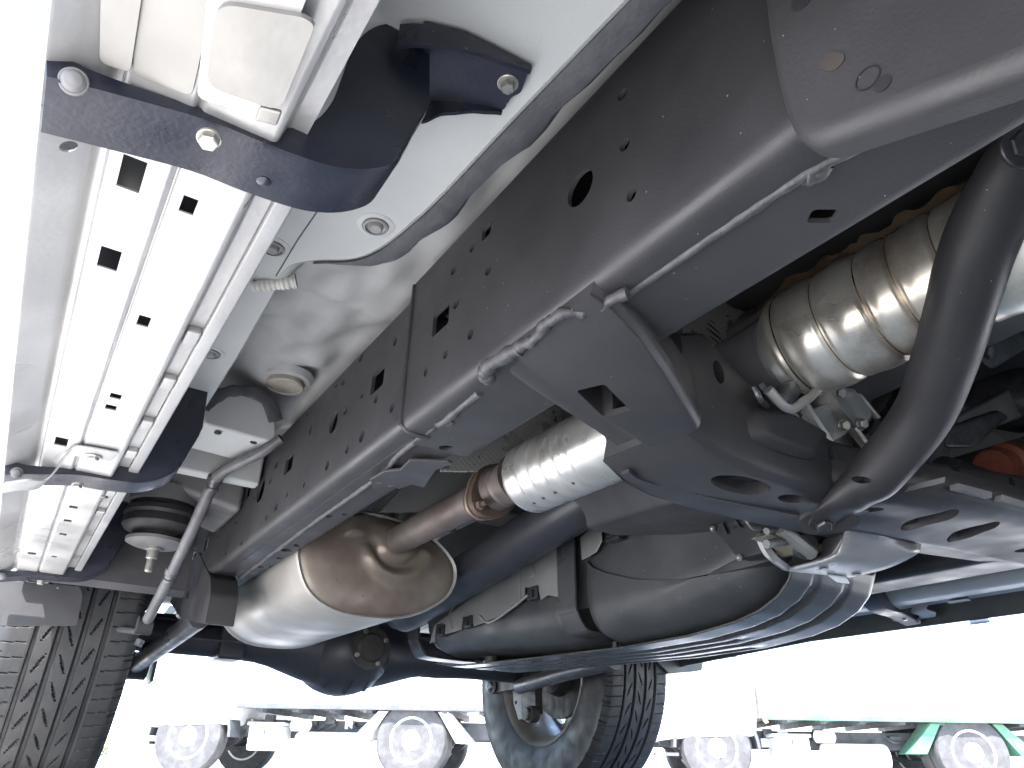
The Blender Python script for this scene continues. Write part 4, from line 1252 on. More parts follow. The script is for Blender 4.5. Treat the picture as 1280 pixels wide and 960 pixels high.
# ---- wheels
def wheel_mesh():
    RO, W = .388, .262
    # half profile: x across, r radius, from outer bead over the tread to the inner bead
    N = 1150
    xs = []
    def base(x):
        q = abs(x) / (W / 2)
        return RO - .004 * q * q - (.02 * max(0, (q - .80) / .2) ** 2.2)
    gro = [-.064, -.023, .021, .062]
    nx = 100
    tread = [(-W / 2 * .985 + W * .985 * i / (nx - 1)) for i in range(nx)]
    def depth(x, th):
        d = 0.0
        for g in gro:
            e = abs(x - g)
            if e < .0052:
                d = max(d, .008 * min(1, (.0052 - e) / .0016))
        # short slanted notches in each rib
        k = th * RO
        for rib, (xc, pit, ph, slant, hw, hl) in enumerate(((-.043, .060, .0, 1.0, .0085, .0030), (-.001, .056, .03, -1.0, .0085, .0030), (.042, .060, .02, 1.0, .0085, .0030))):
            s = (k + slant * (x - xc) * 2.2 + ph) % pit - pit / 2
            tt = abs(x - xc)
            if tt < hw and abs(s) < hl * 1.6 * (1 - tt / hw) + .0012:
                d = max(d, .006)
        # shoulder sipes
        if abs(x) > .072:
            s = (k + .10 * x) % .030 - .015
            if abs(s) < .0010:
                d = max(d, .003)
            elif abs(x) > .112 and abs((k + .015) % .06 - .03) < .0016:
                d = max(d, .005)
        return d
    side = [(.128, .355), (.1315, .340), (.133, .320), (.132, .295), (.126, .268), (.118, .248), (.113, .236), (.108, .230)]
    ring = [(-x, r) for x, r in reversed(side)]
    vs, fs = [], []
    M = len(ring) + nx + len(side)
    for j in range(N):
        th = 2 * math.pi * j / N
        c, s = math.cos(th), math.sin(th)
        row = ring + [(x, base(x) - depth(x, th)) for x in tread] + side
        for x, r in row:
            vs.append((x, r * c, r * s))
    for j in range(N):
        k = (j + 1) % N
        for i in range(M - 1):
            fs.append((j * M + i, j * M + i + 1, k * M + i + 1, k * M + i))
    me = bpy.data.meshes.new('tyre')
    me.from_pydata(vs, [], fs)
    me.materials.append(MT['rubber'])
    me.materials.append(MT['rubber_tread'])
    n0 = len(ring)
    for idx, p in enumerate(me.polygons):
        i = idx % (M - 1)
        p.material_index = 1 if n0 + 3 <= i < n0 + nx - 4 else 0
    me.shade_smooth()
    me.set_sharp_from_angle(angle=R(32))
    return me


def wheels():
    tm = wheel_mesh()
    for cx, sg, lab in ((.10, 1, 'rear wheel at the near side, its tread filling the corner'), (1.685, -1, 'rear wheel at the far side, seen on its inner face')):
        wh = bpy.data.objects.new('wheel', None)
        # a wheel is one part: its rim carries tyre and brake
        prim = [(-.118, .236), (-.112, .240), (-.104, .228), (-.09, .218), (-.03, .210), (.03, .205), (.075, .214), (.104, .228), (.112, .240), (.118, .236), (.113, .226), (.09, .212), (.07, .204), (.03, .198), (-.03, .203), (-.09, .211), (-.112, .229)]
        rim = obj('wheel', lathe(V(cx, 2.2, .388), V(-sg, 0, 0), prim + [prim[0]], 72, cap=False), 'rim_alloy', CAR, lab, wn=False, ang=40)
        t = bpy.data.objects.new('tyre', tm)
        COL.objects.link(t)
        t.parent = rim
        t.location = (cx, 2.2, .388)
        t.rotation_euler = (0.3 if sg > 0 else 1.1, 0, 0)
        # disc with six openings towards the outside
        o = V(cx - sg * .05, 2.2, .388)
        hs = []
        for k in range(6):
            an = k * math.pi / 3 + .25
            lp = []
            for da, r in ((-.30, .185), (-.1, .192), (.1, .192), (.30, .185), (.22, .10), (-.22, .10)):
                lp.append(o + V(0, math.cos(an + da) * r, math.sin(an + da) * r))
            hs.append(rloop(lp, .02, 3))
        obj('disc', plate(disc_pts(o, .206, Y1, Z1, 64), hs, (-sg * .02, 0, 0)), 'rim_alloy', rim, bevel=.004)
        o2 = V(cx + sg * .02, 2.2, .388)
        obj('brake_disc', lathe(o2, V(sg, 0, 0), [(-.03, .07), (-.03, .09), (-.004, .09), (-.004, .150), (.012, .150), (.012, .08), (.05, .07), (.06, .045)], 40), 'hub_dark', rim, wn=False)
        obj('caliper', box((cx + sg * .0, 2.2 + .07, .388 - .05), (cx + sg * .09, 2.2 + .15, .388 + .09)), 'hub_dark', rim, bevel=.012)
    # details in front of the far wheel's opening
    sh = P(664, 845, X=1.50)
    mb = obj('shock_mount', lathe(P(670, 893, X=1.50), V(-1, 0, 0), [(0, .022), (.002, .026), (.03, .026), (.032, .02), (.045, .02), (.047, .012)], 20), 'hub_dark', CAR, 'round lower shock mount inside the far wheel')
    q = [P(a, b, X=1.53) for a, b in ((640, 856), (662, 850), (662, 895), (648, 900), (642, 880))]
    obj('plate', plate(q, [disc_pts(P(645, 878, X=1.53), .006, Y1, Z1, 10)], (.006, 0, 0)), 'mount_grey', mb, bevel=.001)
    q = [P(a, b, X=1.50) for a, b in ((650, 850), (668, 846), (670, 892), (652, 898))]
    obj('strut', plate(q, [], (.03, 0, 0)), 'hub_dark', mb, bevel=.004)
    obj('bushing', lathe(P(614, 858, X=1.46), V(-1, -.2, 0), [(-.05, .022), (0, .026), (.004, .026), (.006, .018), (.012, .010)], 20), 'bolt_dark', mb)
    q = [P(a, b, X=1.47) for a, b in ((620, 848), (690, 836), (690, 846), (640, 862), (618, 866))]
    obj('arm', plate(q, [], (.03, 0, 0)), 'hub_dark', mb, bevel=.006)
    # front wheels carry the other end of the vehicle, behind the camera
    for cx in (.10, 1.685):
        t = obj('wheel', lathe(V(cx, -.59, .388), X1, [(-.11, .23), (-.13, .30), (-.125, .36), (-.10, .384), (.10, .384), (.125, .36), (.13, .30), (.11, .23)], 48), 'rubber', CAR, 'front wheel', wn=False)
        obj('disc', lathe(V(cx, -.59, .388), X1, [(-.03, .232), (.03, .232)], 32), 'rim_alloy', t)
wheels()

# ---- fuel tank with its guard
def fuel_tank():
    # front tub: rounded box; corner radius large at the lower edges
    def rsec(y, x0, x1, z0, z1, r):
        lp = [V(x0, y, z1), V(x0, y, z0 + r), V(x0 + r * .3, y, z0 + r * .3), V(x0 + r, y, z0), V(x1 - r, y, z0), V(x1 - r * .3, y, z0 + r * .3), V(x1, y, z0 + r), V(x1, y, z1)]
        return fillet(lp[:], r * .5, 4) 
    ZT = [(.60, .46), (.695, .400), (.700, .385), (.712, .362), (.735, .342), (.775, .325), (.83, .314), (.93, .305), (1.1, .303), (1.5, .314), (1.78, .326), (1.9, .348)]

    def ramp(y):
        for (ya, za), (yb, zb) in zip(ZT[:-1], ZT[1:]):
            if y <= yb:
                return za + (zb - za) * max(0, (y - ya) / (yb - ya))
        return ZT[-1][1]
    S = []
    for y, gr in ((.66, .10), (.668, .06), (.685, .03), (.705, .016), (.722, .008), (.745, .003), (.78, 0), (.83, 0), (.9, 0), (1.06, 0), (1.12, .004), (1.15, .016), (1.165, .035)):
        S.append(rsec(y, .93 + gr, 1.20 - gr, ramp(y) + .007 + gr * .9, .66 - gr * .5, .06))
    tk = obj('fuel_tank', loft(S), 'plastic', CAR, 'black fuel tank tub behind the crossmember, speckled with dust', ang=70)
    S = []
    for y, zt_, gr in ((.705, .385, .02), (.73, .380, .008), (.76, .378, .002), (.82, .379, 0), (.88, .383, 0), (.94, .392, 0), (1.0, .405, 0), (1.08, .432, 0), (1.12, .450, .003), (1.15, .470, .014)):
        S.append(rsec(y, .9235 + gr, 1.19, ramp(y) + .004 + gr * .9, zt_, .062))
    obj('tank_cover', loft(S), 'plastic', tk, 'black lower cover of the tank tub', ang=60, bevel=.002)
    S = []
    for y, gr, zz in ((1.205, .03, .03), (1.22, .008, .008), (1.26, 0, 0), (1.78, 0, .022), (1.84, .006, .030), (1.875, .03, .05), (1.885, .06, .08)):
        S.append(rsec(y, .93 + gr, 1.20 - gr, ramp(y) + .006 + zz * .6, .66 - gr * .5, .065))
    tr = obj('fuel_tank', loft(S), 'plastic', CAR, 'black rear tank tub behind the driveshaft', ang=70)
    # strap between the two
    st = []
    for x, z in [(.918, .64), (.918, .40), (.922, .37), (.938, .345), (.965, .335), (1.1, .333), (1.22, .34)]:
        st.append(V(x, 1.19, z))
    st = cr(st, 5)
    secs = []
    for i, p in enumerate(st):
        a = st[max(0, i - 1)]; b = st[min(len(st) - 1, i + 1)]
        t = (b - a).normalized()
        nn = V(t.z, 0, -t.x)
        secs.append([p + V(0, y, 0) + nn * h for y, h in ((-.030, 0), (-.022, -.005), (-.008, -.005), (0, -.001), (.008, -.005), (.022, -.005), (.030, 0), (.030, .004), (-.030, .004))])
    obj('tank_strap', loft(secs), 'skid', CAR, 'ribbed black strap between the two tank tubs', ang=50)
    # rear end strap
    secs = []
    for i, p in enumerate(st):
        a = st[max(0, i - 1)]; b = st[min(len(st) - 1, i + 1)]
        t = (b - a).normalized()
        nn = V(t.z, 0, -t.x)
        q = p + V(.004, .70, .02)
        secs.append([q + V(0, y, 0) + nn * h for y, h in ((-.030, 0), (-.022, -.006), (-.008, -.006), (0, -.001), (.008, -.006), (.022, -.006), (.030, 0), (.030, .004), (-.030, .004))])
    obj('tank_strap', loft(secs), 'skid', CAR, 'ribbed black strap at the rear end of the tank', ang=50)
    # skid plate: long pressed sheet with ribs along it, front turned up
    rows = []
    ys = [.585 + .01 * 0] + []
    ylist = [.695, .70, .706, .712, .722, .735, .752, .775, .80, .83, .88, .93, 1.0, 1.1, 1.2, 1.3, 1.4, 1.5, 1.6, 1.7, 1.78, 1.84, 1.88]
    NX = 72
    vs, fs = [], []
    def zs(x, y):
        z = ramp(y)
        for c, w_, h, ya, yb in ((1.045, .013, .010, .70, 1.80), (1.085, .012, .010, .90, 1.55), (1.125, .012, .010, .70, 1.82), (1.170, .012, .010, .95, 1.62)):
            d = abs(x - c) / w_
            e = min(1, max(0, (y - ya) / .05)) * min(1, max(0, (yb - y) / .05))
            if d < 1:
                z += h * e * min(1, (1 - d) * 2.2)
        ex = max(0, (x - 1.185) / .02)
        z += .018 * ex ** 2
        return z
    ys = []
    for a, b in zip(ylist[:-1], ylist[1:]):
        ys += [a, (a + b) / 2]
    ys.append(ylist[-1])
    for y in ys:
        for i in range(NX):
            x = .982 + .223 * i / (NX - 1)
            vs.append(V(x, y, zs(x, y)))
    for j in range(len(ys) - 1):
        for i in range(NX - 1):
            fs.append((j * NX + i, j * NX + i + 1, (j + 1) * NX + i + 1, (j + 1) * NX + i))
    me_o = obj('skid_plate', (vs, fs), 'skid', CAR, 'dark ribbed skid plate under the fuel tank', wn=False, ang=50)
    s_ = me_o.modifiers.new('solid', 'SOLIDIFY'); s_.thickness = .004; s_.offset = 1
    for px, py, r in ((847, 788, .020), (985, 794, .018), (655, 819, .019), (614, 828, .018), (872, 816, .017), (890, 784, .009), (833, 797, .009), (770, 811, .008), (725, 819, .008), (685, 827, .008), (897, 796, .010), (830, 811, .009)):
        z0 = .30
        c = P(px, py, Z=z0)
        for _ in range(3):
            c = P(px, py, Z=zs(c.x, c.y))
        if .99 < c.x < 1.2 and .72 < c.y < 1.88:
            obj('drain_hole', lathe(c + V(0, 0, .0026), -Z1, [(0, r * 1.15), (.0035, r * 1.08), (.0035, r * .92), (-.010, r * .88), (-.010, .0003)], 20, cap=False), 'plastic_smooth', me_o, wn=False)
    # grey heat shield on the wall facing the exhaust
    def shield(lp, holes, lab):
        q = [P(a, b, X=.912) for a, b in lp]
        return obj('tank_shield', plate(q, holes, (.003, 0, 0)), 'grey_shield', CAR, lab, bevel=.0012)
    s1 = shield([(537, 804), (543, 782), (600, 740), (640, 712), (695, 682), (697, 746), (684, 744), (676, 750), (672, 734), (656, 734), (655, 750), (640, 756), (628, 768), (600, 780), (592, 783), (588, 770), (578, 771), (576, 787), (556, 793), (553, 778), (545, 780), (543, 802)], [], 'grey heat shield on the rear tank wall')
    for px, py in ((549, 788), (583, 777), (664, 741)):
        c = P(px, py, X=.905)
        cl_ = obj('clip', box((c.x, c.y - .018, c.z - .014), (c.x + .02, c.y + .018, c.z + .014)), 'plastic_smooth', s1, bevel=.003)
        obj('clip_tab', box((c.x - .006, c.y - .008, c.z - .010), (c.x, c.y + .008, c.z + .004)), 'plastic_smooth', s1, bevel=.002)
    for pts_, r in ((((600, 770), (612, 778), (640, 760), (662, 742)), .003), (((650, 710), (651, 752)), .0035), (((662, 722), (668, 718), (666, 706)), .003), (((566, 786), (562, 768), (570, 755)), .003)):
        obj('pressed_bead', tube(cr([P(a, b, X=.9118) for a, b in pts_], 5), r, 8), 'grey_shield', s1)
    s2 = shield([(727, 700), (725, 672), (760, 640), (802, 618), (802, 626), (792, 634), (790, 650), (775, 660), (772, 652), (752, 660), (752, 676), (745, 690), (735, 696)], [], 'grey heat shield on the front tank wall')
    c = P(764, 664, X=.905)
    obj('clip', box((c.x, c.y - .020, c.z - .018), (c.x + .02, c.y + .020, c.z + .016)), 'plastic_smooth', s2, bevel=.003)
    obj('clip_tab', box((c.x - .006, c.y - .009, c.z - .012), (c.x, c.y + .009, c.z + .005)), 'plastic_smooth', s2, bevel=.002)
    obj('pressed_bead', tube(cr([P(a, b, X=.9118) for a, b in ((742, 660), (752, 656), (762, 646), (778, 640))], 5), .0035, 8), 'grey_shield', s2)
    # added dark box filling the gap between the tubs
    obj('tank_gap_filler', box((.95, 1.10, .38), (1.21, 1.30, .64)), 'underfloor', CAR)
    # ribbed black plate with silver bolts
    XP = .895
    q = [P(a, b, X=XP) for a, b in ((872, 628), (884, 638), (891, 662), (922, 699), (960, 690), (950, 660), (935, 640), (945, 625))]
    pl = obj('canister_plate', plate(q, [], (.03, 0, 0)), 'plastic_smooth', CAR, 'ribbed black cover with silver bolts beside the tank', bevel=.003)
    for a, b in (((882, 660), (912, 645)), ((888, 668), (940, 652)), ((896, 640), (908, 668)), ((908, 636), (925, 660)), ((925, 634), (938, 656))):
        obj('rib', hexa([P(*a, X=XP) + V(0, -.002, 0), P(*a, X=XP) + V(0, .002, 0), P(*b, X=XP) + V(0, .002, 0), P(*b, X=XP) + V(0, -.002, 0)], [P(*a, X=XP - .006) + V(0, -.002, 0), P(*a, X=XP - .006) + V(0, .002, 0), P(*b, X=XP - .006) + V(0, .002, 0), P(*b, X=XP - .006) + V(0, -.002, 0)]), 'plastic_smooth', pl)
    for px, py in ((864, 631), (891, 661), (924, 697), (957, 689), (957, 676), (945, 658)):
        bolt('bolt', P(px, py, X=XP - .004), (-1, -.4, -.3), .0044, 'bolt_zinc', pl, h=.006, washer=1.1, round_=True)
    # bright guard under the transfer case
    z = .36
    g0 = [(985, 714), (972, 700), (990, 706), (1020, 702), (1045, 690), (1058, 668), (1062, 655), (1150, 681), (1147, 692), (1110, 712), (1075, 722), (1020, 716)]
    A = [P(1060, 656, Z=.385), P(1152, 680, Z=.385)]
    B = [P(1052, 684, Z=.366), P(1146, 693, Z=.366)]
    C = [P(1036, 700, Z=.352), P(1108, 711, Z=.352)]
    D = [P(985, 714, Z=.350), P(1062, 722, Z=.350)]
    gs = []
    for k in range(9):
        u_ = k / 8
        col = cr([A[0].lerp(A[1], u_), B[0].lerp(B[1], u_), C[0].lerp(C[1], u_), D[0].lerp(D[1], u_)], 5)
        gs.append(col)
    vs = [p for c_ in gs for p in c_]
    m = len(gs[0])
    fs = [(i * m + j, i * m + j + 1, (i + 1) * m + j + 1, (i + 1) * m + j) for i in range(8) for j in range(m - 1)]
    g = obj('transfer_guard', (vs, fs), 'guard_grey', CAR, 'pale grey guard plate under the transfer case', wn=False, ang=70)
    s_ = g.modifiers.new('solid', 'SOLIDIFY'); s_.thickness = .005; s_.offset = 1
    lipn = cr([P(985, 714, Z=.350), P(968, 702, Z=.356), P(958, 690, Z=.37), P(950, 672, Z=.39)], 5)
    obj('turned_edge', loft([[p, p + V(.002, .010, .004), p + V(.012, .012, .01), p + V(.010, -.002, .006)] for p in lipn]), 'guard_grey', g)
    sidew = [P(985, 713, Z=.352), P(1020, 704, Z=.356), P(1040, 692, Z=.362), P(1056, 668, Z=.38), P(1040, 672, Z=.40), P(1000, 695, Z=.38)]
    obj('side_wall', plate(sidew, [], V(.0, .006, .004)), 'frame_paint', g)
    q = [P(a, b, Z=.347) for a, b in ((1034, 719), (1058, 723), (1062, 730), (1046, 728))]
    obj('tab', plate(q, [], (0, 0, .003)), 'guard_grey', g, bevel=.0006)
    for px, py in ((1030, 711), (1071, 718)):
        c = P(px, py, Z=.3492)
        obj('drain_hole', lathe(c, -Z1, [(0, .007), (.0008, .0065)], 14), 'plastic_smooth', g)  # flat dark disc in place of a drilled hole
fuel_tank()

# ---- transmission and transfer case castings
def gearbox():
    def lump(name, secs, mt, lab, parent=CAR, bev=.006):
        return obj(name, loft(secs), mt, parent, lab, bevel=bev, ang=40)
    def rect(y, x0, x1, z0, z1, c=.02):
        return [V(x0 + c, y, z0), V(x1 - c, y, z0), V(x1, y, z0 + c), V(x1, y, z1 - c), V(x1 - c, y, z1), V(x0 + c, y, z1), V(x0, y, z1 - c), V(x0, y, z0 + c)]
    tg = lump('transmission', [rect(-.4, .72, 1.06, .60, .735, .05), rect(.0, .74, 1.04, .60, .735, .05), rect(.30, .76, 1.02, .60, .735, .05), rect(.45, .77, 1.00, .58, .735, .05), rect(.60, .77, 1.00, .57, .735, .05)], 'mount_grey', 'cast aluminium transmission above the crossmember')
    # ribs, bosses, pan and bolts on the casting
    for i, (px, py, qx, qy, r) in enumerate(((1000, 500, 1060, 590, .008), (1028, 485, 1095, 575, .007), (985, 515, 1030, 590, .009), (1060, 480, 1110, 540, .006))):
        obj('rib', tube([P(px, py, Y=.50), P(qx, qy, Y=.50)], r, 8), 'cast_alu', tg)
    q = [P(a, b, Y=.485) for a, b in ((1040, 482), (1068, 486), (1090, 516), (1088, 524), (1072, 534), (1050, 508))]
    obj('boss_cover', plate(rloop(q, .006, 3), [], (0, .04, 0)), 'cast_alu', tg, bevel=.004)
    q = [P(a, b, Y=.50) for a, b in ((1000, 520), (1040, 500), (1062, 540), (1040, 552), (1010, 545))]
    obj('boss_cover', plate(rloop(q, .01, 3), [], (0, .05, 0)), 'cast_alu', tg, bevel=.005)
    q = [P(a, b, Y=.52) for a, b in ((1010, 548), (1060, 545), (1100, 560), (1085, 590), (1030, 575))]
    obj('boss_cover', plate(rloop(q, .012, 3), [], (0, .05, 0)), 'cast_alu', tg, bevel=.006)
    for px, py in ((1053, 532), (1076, 530), (1100, 468), (1048, 492), (1030, 556)):
        bolt('bolt', P(px, py, Y=.482), (-.2, -1, -.4), .007, 'bolt_zinc', tg, h=.008, washer=1.2)
    for a, b, r in (((1098, 470), (1135, 450), .010), ((1120, 520), (1145, 470), .02), ((1085, 560), (1120, 520), .02)):
        obj('hose', tube([P(*a, Y=.50), P(*b, Y=.50)], r, 12), 'bolt_dark', tg)
    gc = lump('gearbox_case', [[P(a, b, Y=y) for a, b in ((945, 480), (985, 478), (1040, 470), (1110, 455), (1150, 500), (1130, 560), (1090, 600), (1010, 580), (965, 530))] for y in (.54, .60)], 'cast_alu', 'pale cast gearbox case behind the crossmember', bev=.01)
    rg = random.Random(4)
    for k in range(16):
        px, py = rg.uniform(975, 1125), rg.uniform(480, 585)
        r = rg.uniform(.006, .017)
        obj('boss', lathe(P(px, py, Y=.545), (rg.uniform(-.3, .3), -1, rg.uniform(-.5, .1)), [(-.02, r * 1.15), (rg.uniform(.004, .022), r), (.024, r * .8), (.0242, r * .45), (.016, r * .4)], 14), rg.choice(('cast_alu', 'cast_alu', 'bolt_zinc', 'mount_grey')), gc)
    for k in range(9):
        px, py = rg.uniform(975, 1110), rg.uniform(480, 580)
        obj('rib', tube([P(px, py, Y=.538), P(px + rg.uniform(-35, 35), py + rg.uniform(10, 40), Y=.538)], rg.uniform(.003, .006), 8), 'cast_alu', gc)
    # items right of the curved tube
    c = P(1290, 330, Y=.25)
    fc = obj('exhaust_shell', lathe(P(1225, 360, Y=.34), (P(1330, 290, Y=.30) - P(1225, 360, Y=.34)).normalized(), [(0, .035), (.02, .055), (.05, .060), (.07, .056), (.075, .060), (.11, .060), (.115, .056), (.2, .058)], 40), 'converter', CAR, 'pale ribbed exhaust shell right of the curved tube', wn=False)
    pan = lump('oil_pan', [[P(a, b, Y=y) for a, b in ((1215, 420), (1300, 385), (1300, 425), (1240, 462), (1228, 455))] for y in (.36, .48)], 'mount_grey', 'grey oil pan right of the curved tube')
    for px, py in ((1258, 398), (1232, 440), (1270, 390)):
        bolt('bolt', P(px, py, Y=.358), (0, -1, -.4), .009, 'bolt_dark', pan, h=.008)
    obj('gear_housing', lathe(P(1290, 500, Y=.45), (-.1, -.9, -.4), [(-.1, .05), (-.02, .06), (0, .055), (.03, .045), (.04, .02)], 32), 'bolt_dark', CAR, 'dark round housing at the right edge')
    lump('gear_lever_arm', [[P(a, b, Y=y) for a, b in ((1195, 520), (1270, 480), (1300, 490), (1300, 515), (1200, 548))] for y in (.46, .50)], 'grey_shield', 'grey flat casting right of the curved tube')
    lump('cast_bar', [[P(a, b, Y=y) for a, b in ((1180, 535), (1245, 512), (1262, 520), (1215, 560), (1180, 560))] for y in (.44, .52)], 'bolt_dark', 'dark bar above the crossmember')
    orj = obj('coupling', lathe(P(1240, 585, Y=.50), (P(1300, 565, Y=.50) - P(1240, 585, Y=.50)).normalized(), [(0, .018), (.002, .030), (.03, .032), (.034, .026), (.06, .026), (.064, .034), (.1, .034)], 24), 'orange_rust', CAR, 'rusty orange coupling at the right edge')
    obj('propeller_shaft', tube([P(1300, 625, Y=.52), P(1180, 590, Y=.53)], .026, 18), 'bolt_dark', CAR, 'dark shaft above the crossmember')
    # transfer case rear: small bright castings below the beam
    tc_ = lump('transfer_case', [[P(a, b, Y=y) for a, b in ((925, 632), (968, 634), (992, 640), (994, 652), (960, 663), (940, 664), (930, 650))] for y in (.62, .72)], 'cast_alu', 'cast aluminium transfer case end behind the beam')
    q = [P(a, b, Y=.61) for a, b in ((960, 668), (985, 655), (1000, 650), (1040, 672), (1020, 690), (1000, 692), (985, 675))]
    obj('cast_bracket', plate(rloop(q, .004, 3), [], (0, .03, 0)), 'cast_gold', tc_, bevel=.003)
    obj('cast_rib', tube([P(975, 660, Y=.60), P(1015, 692, Y=.60)], .010, 8), 'cast_alu', tc_)
    obj('cast_rib', tube([P(958, 664, Y=.605), P(985, 655, Y=.605)], .005, 8), 'mount_grey', tc_)
    obj('cast_rib', tube([P(958, 680, Y=.61), P(985, 676, Y=.61)], .006, 10), 'mount_grey', tc_)
    obj('cast_rib', tube([P(1012, 690, Y=.60), P(1035, 680, Y=.60)], .006, 8), 'cast_gold', tc_)
    obj('dark_boss', lathe(P(1010, 682, Y=.60), (-.2, -1, -.5), [(-.03, .02), (0, .02), (.004, .014)], 16), 'bolt_dark', tc_)
    lump('transfer_body', [rect(.60, .70, 1.02, .43, .70, .04), rect(.80, .72, 1.0, .45, .70, .04), rect(1.0, .76, .94, .48, .66, .05)], 'underfloor', 'dark transfer case body above the crossmember')
gearbox()

# ------------------------------------------------------------------ background trucks
def truck(origin, ux, wb, lab, rw, cab, green, clutter_seed, bed_z, name='flatbed_truck'):
    root = bpy.data.objects.new(name, None)
    COL.objects.link(root)
    root.location = origin
    root.rotation_euler = (0, 0, math.atan2(ux.y, ux.x))
    root['label'] = lab
    root['category'] = 'truck'
    rnd = random.Random(clutter_seed)
    def tyre(x, y, parent=root, r=rw):
        t = obj('wheel', lathe(V(x, y, r), V(0, -1, 0), [(-.11, r * .55), (-.115, r * .75), (-.10, r * .95), (-.07, r), (.07, r), (.10, r * .95), (.115, r * .75), (.10, r * .58)], 40), 'truck_tyre', parent, wn=False)
        rm = obj('rim', lathe(V(x, y, r), V(0, -1, 0), [(.06, r * .60), (.105, r * .60), (.108, r * .55), (.06, r * .50), (.045, r * .36), (.07, r * .30), (.10, r * .26), (.11, r * .12)], 36), 'truck_white', t, wn=False)
        for k in range(4):
            an = .4 + k * math.pi / 2
            obj('hand_hole_disc', lathe(V(x + math.cos(an) * r * .43, y - .0575, r + math.sin(an) * r * .43), V(0, -1, 0), [(0, r * .075), (.004, r * .07)], 12), 'truck_dark', t)  # dark disc colours in the shade of an uncut opening
        for k in range(5):
            an = k * math.pi * .4
            obj('wheel_nut', lathe(V(x + math.cos(an) * r * .19, y - .09, r + math.sin(an) * r * .19), V(0, -1, 0), [(0, .016), (.025, .014)], 6), 'truck_white', t)
    for x in (0, wb):
        for y in (0, 1.45):
            tyre(x, y)
    tyre(wb, .26)
    # ladder chassis
    for y in (.35, 1.1):
        fr = obj('chassis_rail', box((-.55, y - .03, rw + .02), (wb + 1.2, y + .03, rw + .19)), 'truck_frame', root, bevel=.008)
        cut(fr, [prism(disc_pts(V(wb - .55 + k * 1.1, y - .06, rw + .10), .035, X1, Z1, 16), (0, .12, 0)) for k in range(2)] + [prism(disc_pts(V(.9 + k * .3, y - .06, rw + .13), .012, X1, Z1, 10), (0, .12, 0)) for k in range(3)])
    for x in (.5, 1.2, wb - .4, wb + .5):
        obj('chassis_crossbar', box((x - .04, .3, rw + .05), (x + .04, 1.1, rw + .15)), 'truck_frame', root, bevel=.006)
    obj('front_axle', tube([V(0, .05, rw - .02), V(0, 1.4, rw - .02)], .05, 14), 'truck_frame', root)
    obj('rear_axle', tube([V(wb, .05, rw), V(wb, 1.4, rw)], .07, 14), 'truck_frame', root)
    for y in (.33, 1.12):
        for x in (0, wb):
            pts = [V(x - .44, y, rw + .06), V(x - .3, y, rw - .05), V(x, y, rw - .09), V(x + .3, y, rw - .05), V(x + .44, y, rw + .06)]
            sp = cr(pts, 4)
            obj('leaf_spring', loft([[p + V(0, -.03, -.03), p + V(0, .03, -.03), p + V(0, .03, .02), p + V(0, -.03, .02)] for p in sp]), 'truck_dark', root)
    # mudguard over the front wheel
    arc = [V((rw + .06) * math.cos(a), -.10, rw + (rw + .06) * math.sin(a)) for a in [k * math.pi / 18 for k in range(19)]]
    mg = obj('mudguard', loft([[p, p + V(0, .26, 0), p + V(0, .26, 0) + (p - V(0, -.1, rw)).normalized() * .03, p + (p - V(0, -.1, rw)).normalized() * .03] for p in arc]), 'truck_frame', root)
    obj('mudguard_lip', box((-rw - .28, -.10, rw - .08), (-rw - .04, .16, rw - .05)), 'truck_frame', mg)
    # things slung under the frame
    def slung(n_, x0, x1, y0, y1, z0, z1, m_, bev=.02):
        return obj(n_, box((x0, y0, z0), (x1, y1, z1)), m_, root, bevel=bev)
    b = slung('battery_box', .62, .98, -.02, .30, rw - .12, rw + .12, 'truck_white')
    obj('box_divider', box((.795, -.032, rw - .10), (.805, -.02, rw + .10)), 'truck_frame', b)
    obj('box_lid', box((.60, -.03, rw + .12), (1.0, .32, rw + .15)), 'truck_white', b, bevel=.006)
    obj('fuel_tank', lathe(V(1.12, .1, rw - .06), X1, [(0, .08), (.01, .12), (.03, .13), (.64, .13), (.66, .12), (.67, .08)], 28), 'truck_white', root)
    obj('air_tank', lathe(V(1.05, .05, rw + .13), X1, [(0, .03), (.02, .06), (.2, .06), (.22, .03)], 20), 'truck_white', root)
    for k in range(7):
        x = .45 + rnd.random() * 1.5
        z = rw + .02 + rnd.random() * .14
        slung('fitting', x, x + .05 + rnd.random() * .12, .22 + rnd.random() * .06, .31, z, z + .04 + rnd.random() * .06, rnd.choice(('truck_frame', 'truck_white', 'truck_frame')), .006)
    for k in range(5):
        x = .5 + rnd.random() * 1.4
        pts = cr([V(x, .26, rw + .16), V(x + .1, .2, rw + .02 + rnd.random() * .08), V(x + .28, .26, rw + .12 + rnd.random() * .05)], 6)
        obj('hose', tube(pts, .012, 8), 'truck_frame', root)
    # cab with floor, door line and window
    if cab:
        prof = [(-.95, rw + .02), (-.45, rw + .08), (.42, rw + .12), (.46, rw + .40), (.46, 1.9), (-.5, 1.95), (-.98, 1.3)]
        cb = obj('cab', prism([V(x, -.12, z) for x, z in prof], (0, 1.7, 0)), 'truck_white', root, bevel=.04)
        obj('cab_window', plate([V(-.75, -.135, 1.25), V(.3, -.135, 1.25), V(.3, -.135, 1.75), V(-.5, -.135, 1.75)], [], (0, .01, 0)), 'glass_dark', cb)
        obj('mirror_stay', tube([V(-.8, -.14, 1.2), V(-.85, -.3, 1.4)], .012, 8), 'truck_frame', cb)
    # bed
    bm_ = 'truck_white'
    bd = obj('bed', box((.50, -.16, bed_z), (wb + 1.5, 1.66, bed_z + .42)), bm_, root, bevel=.012)
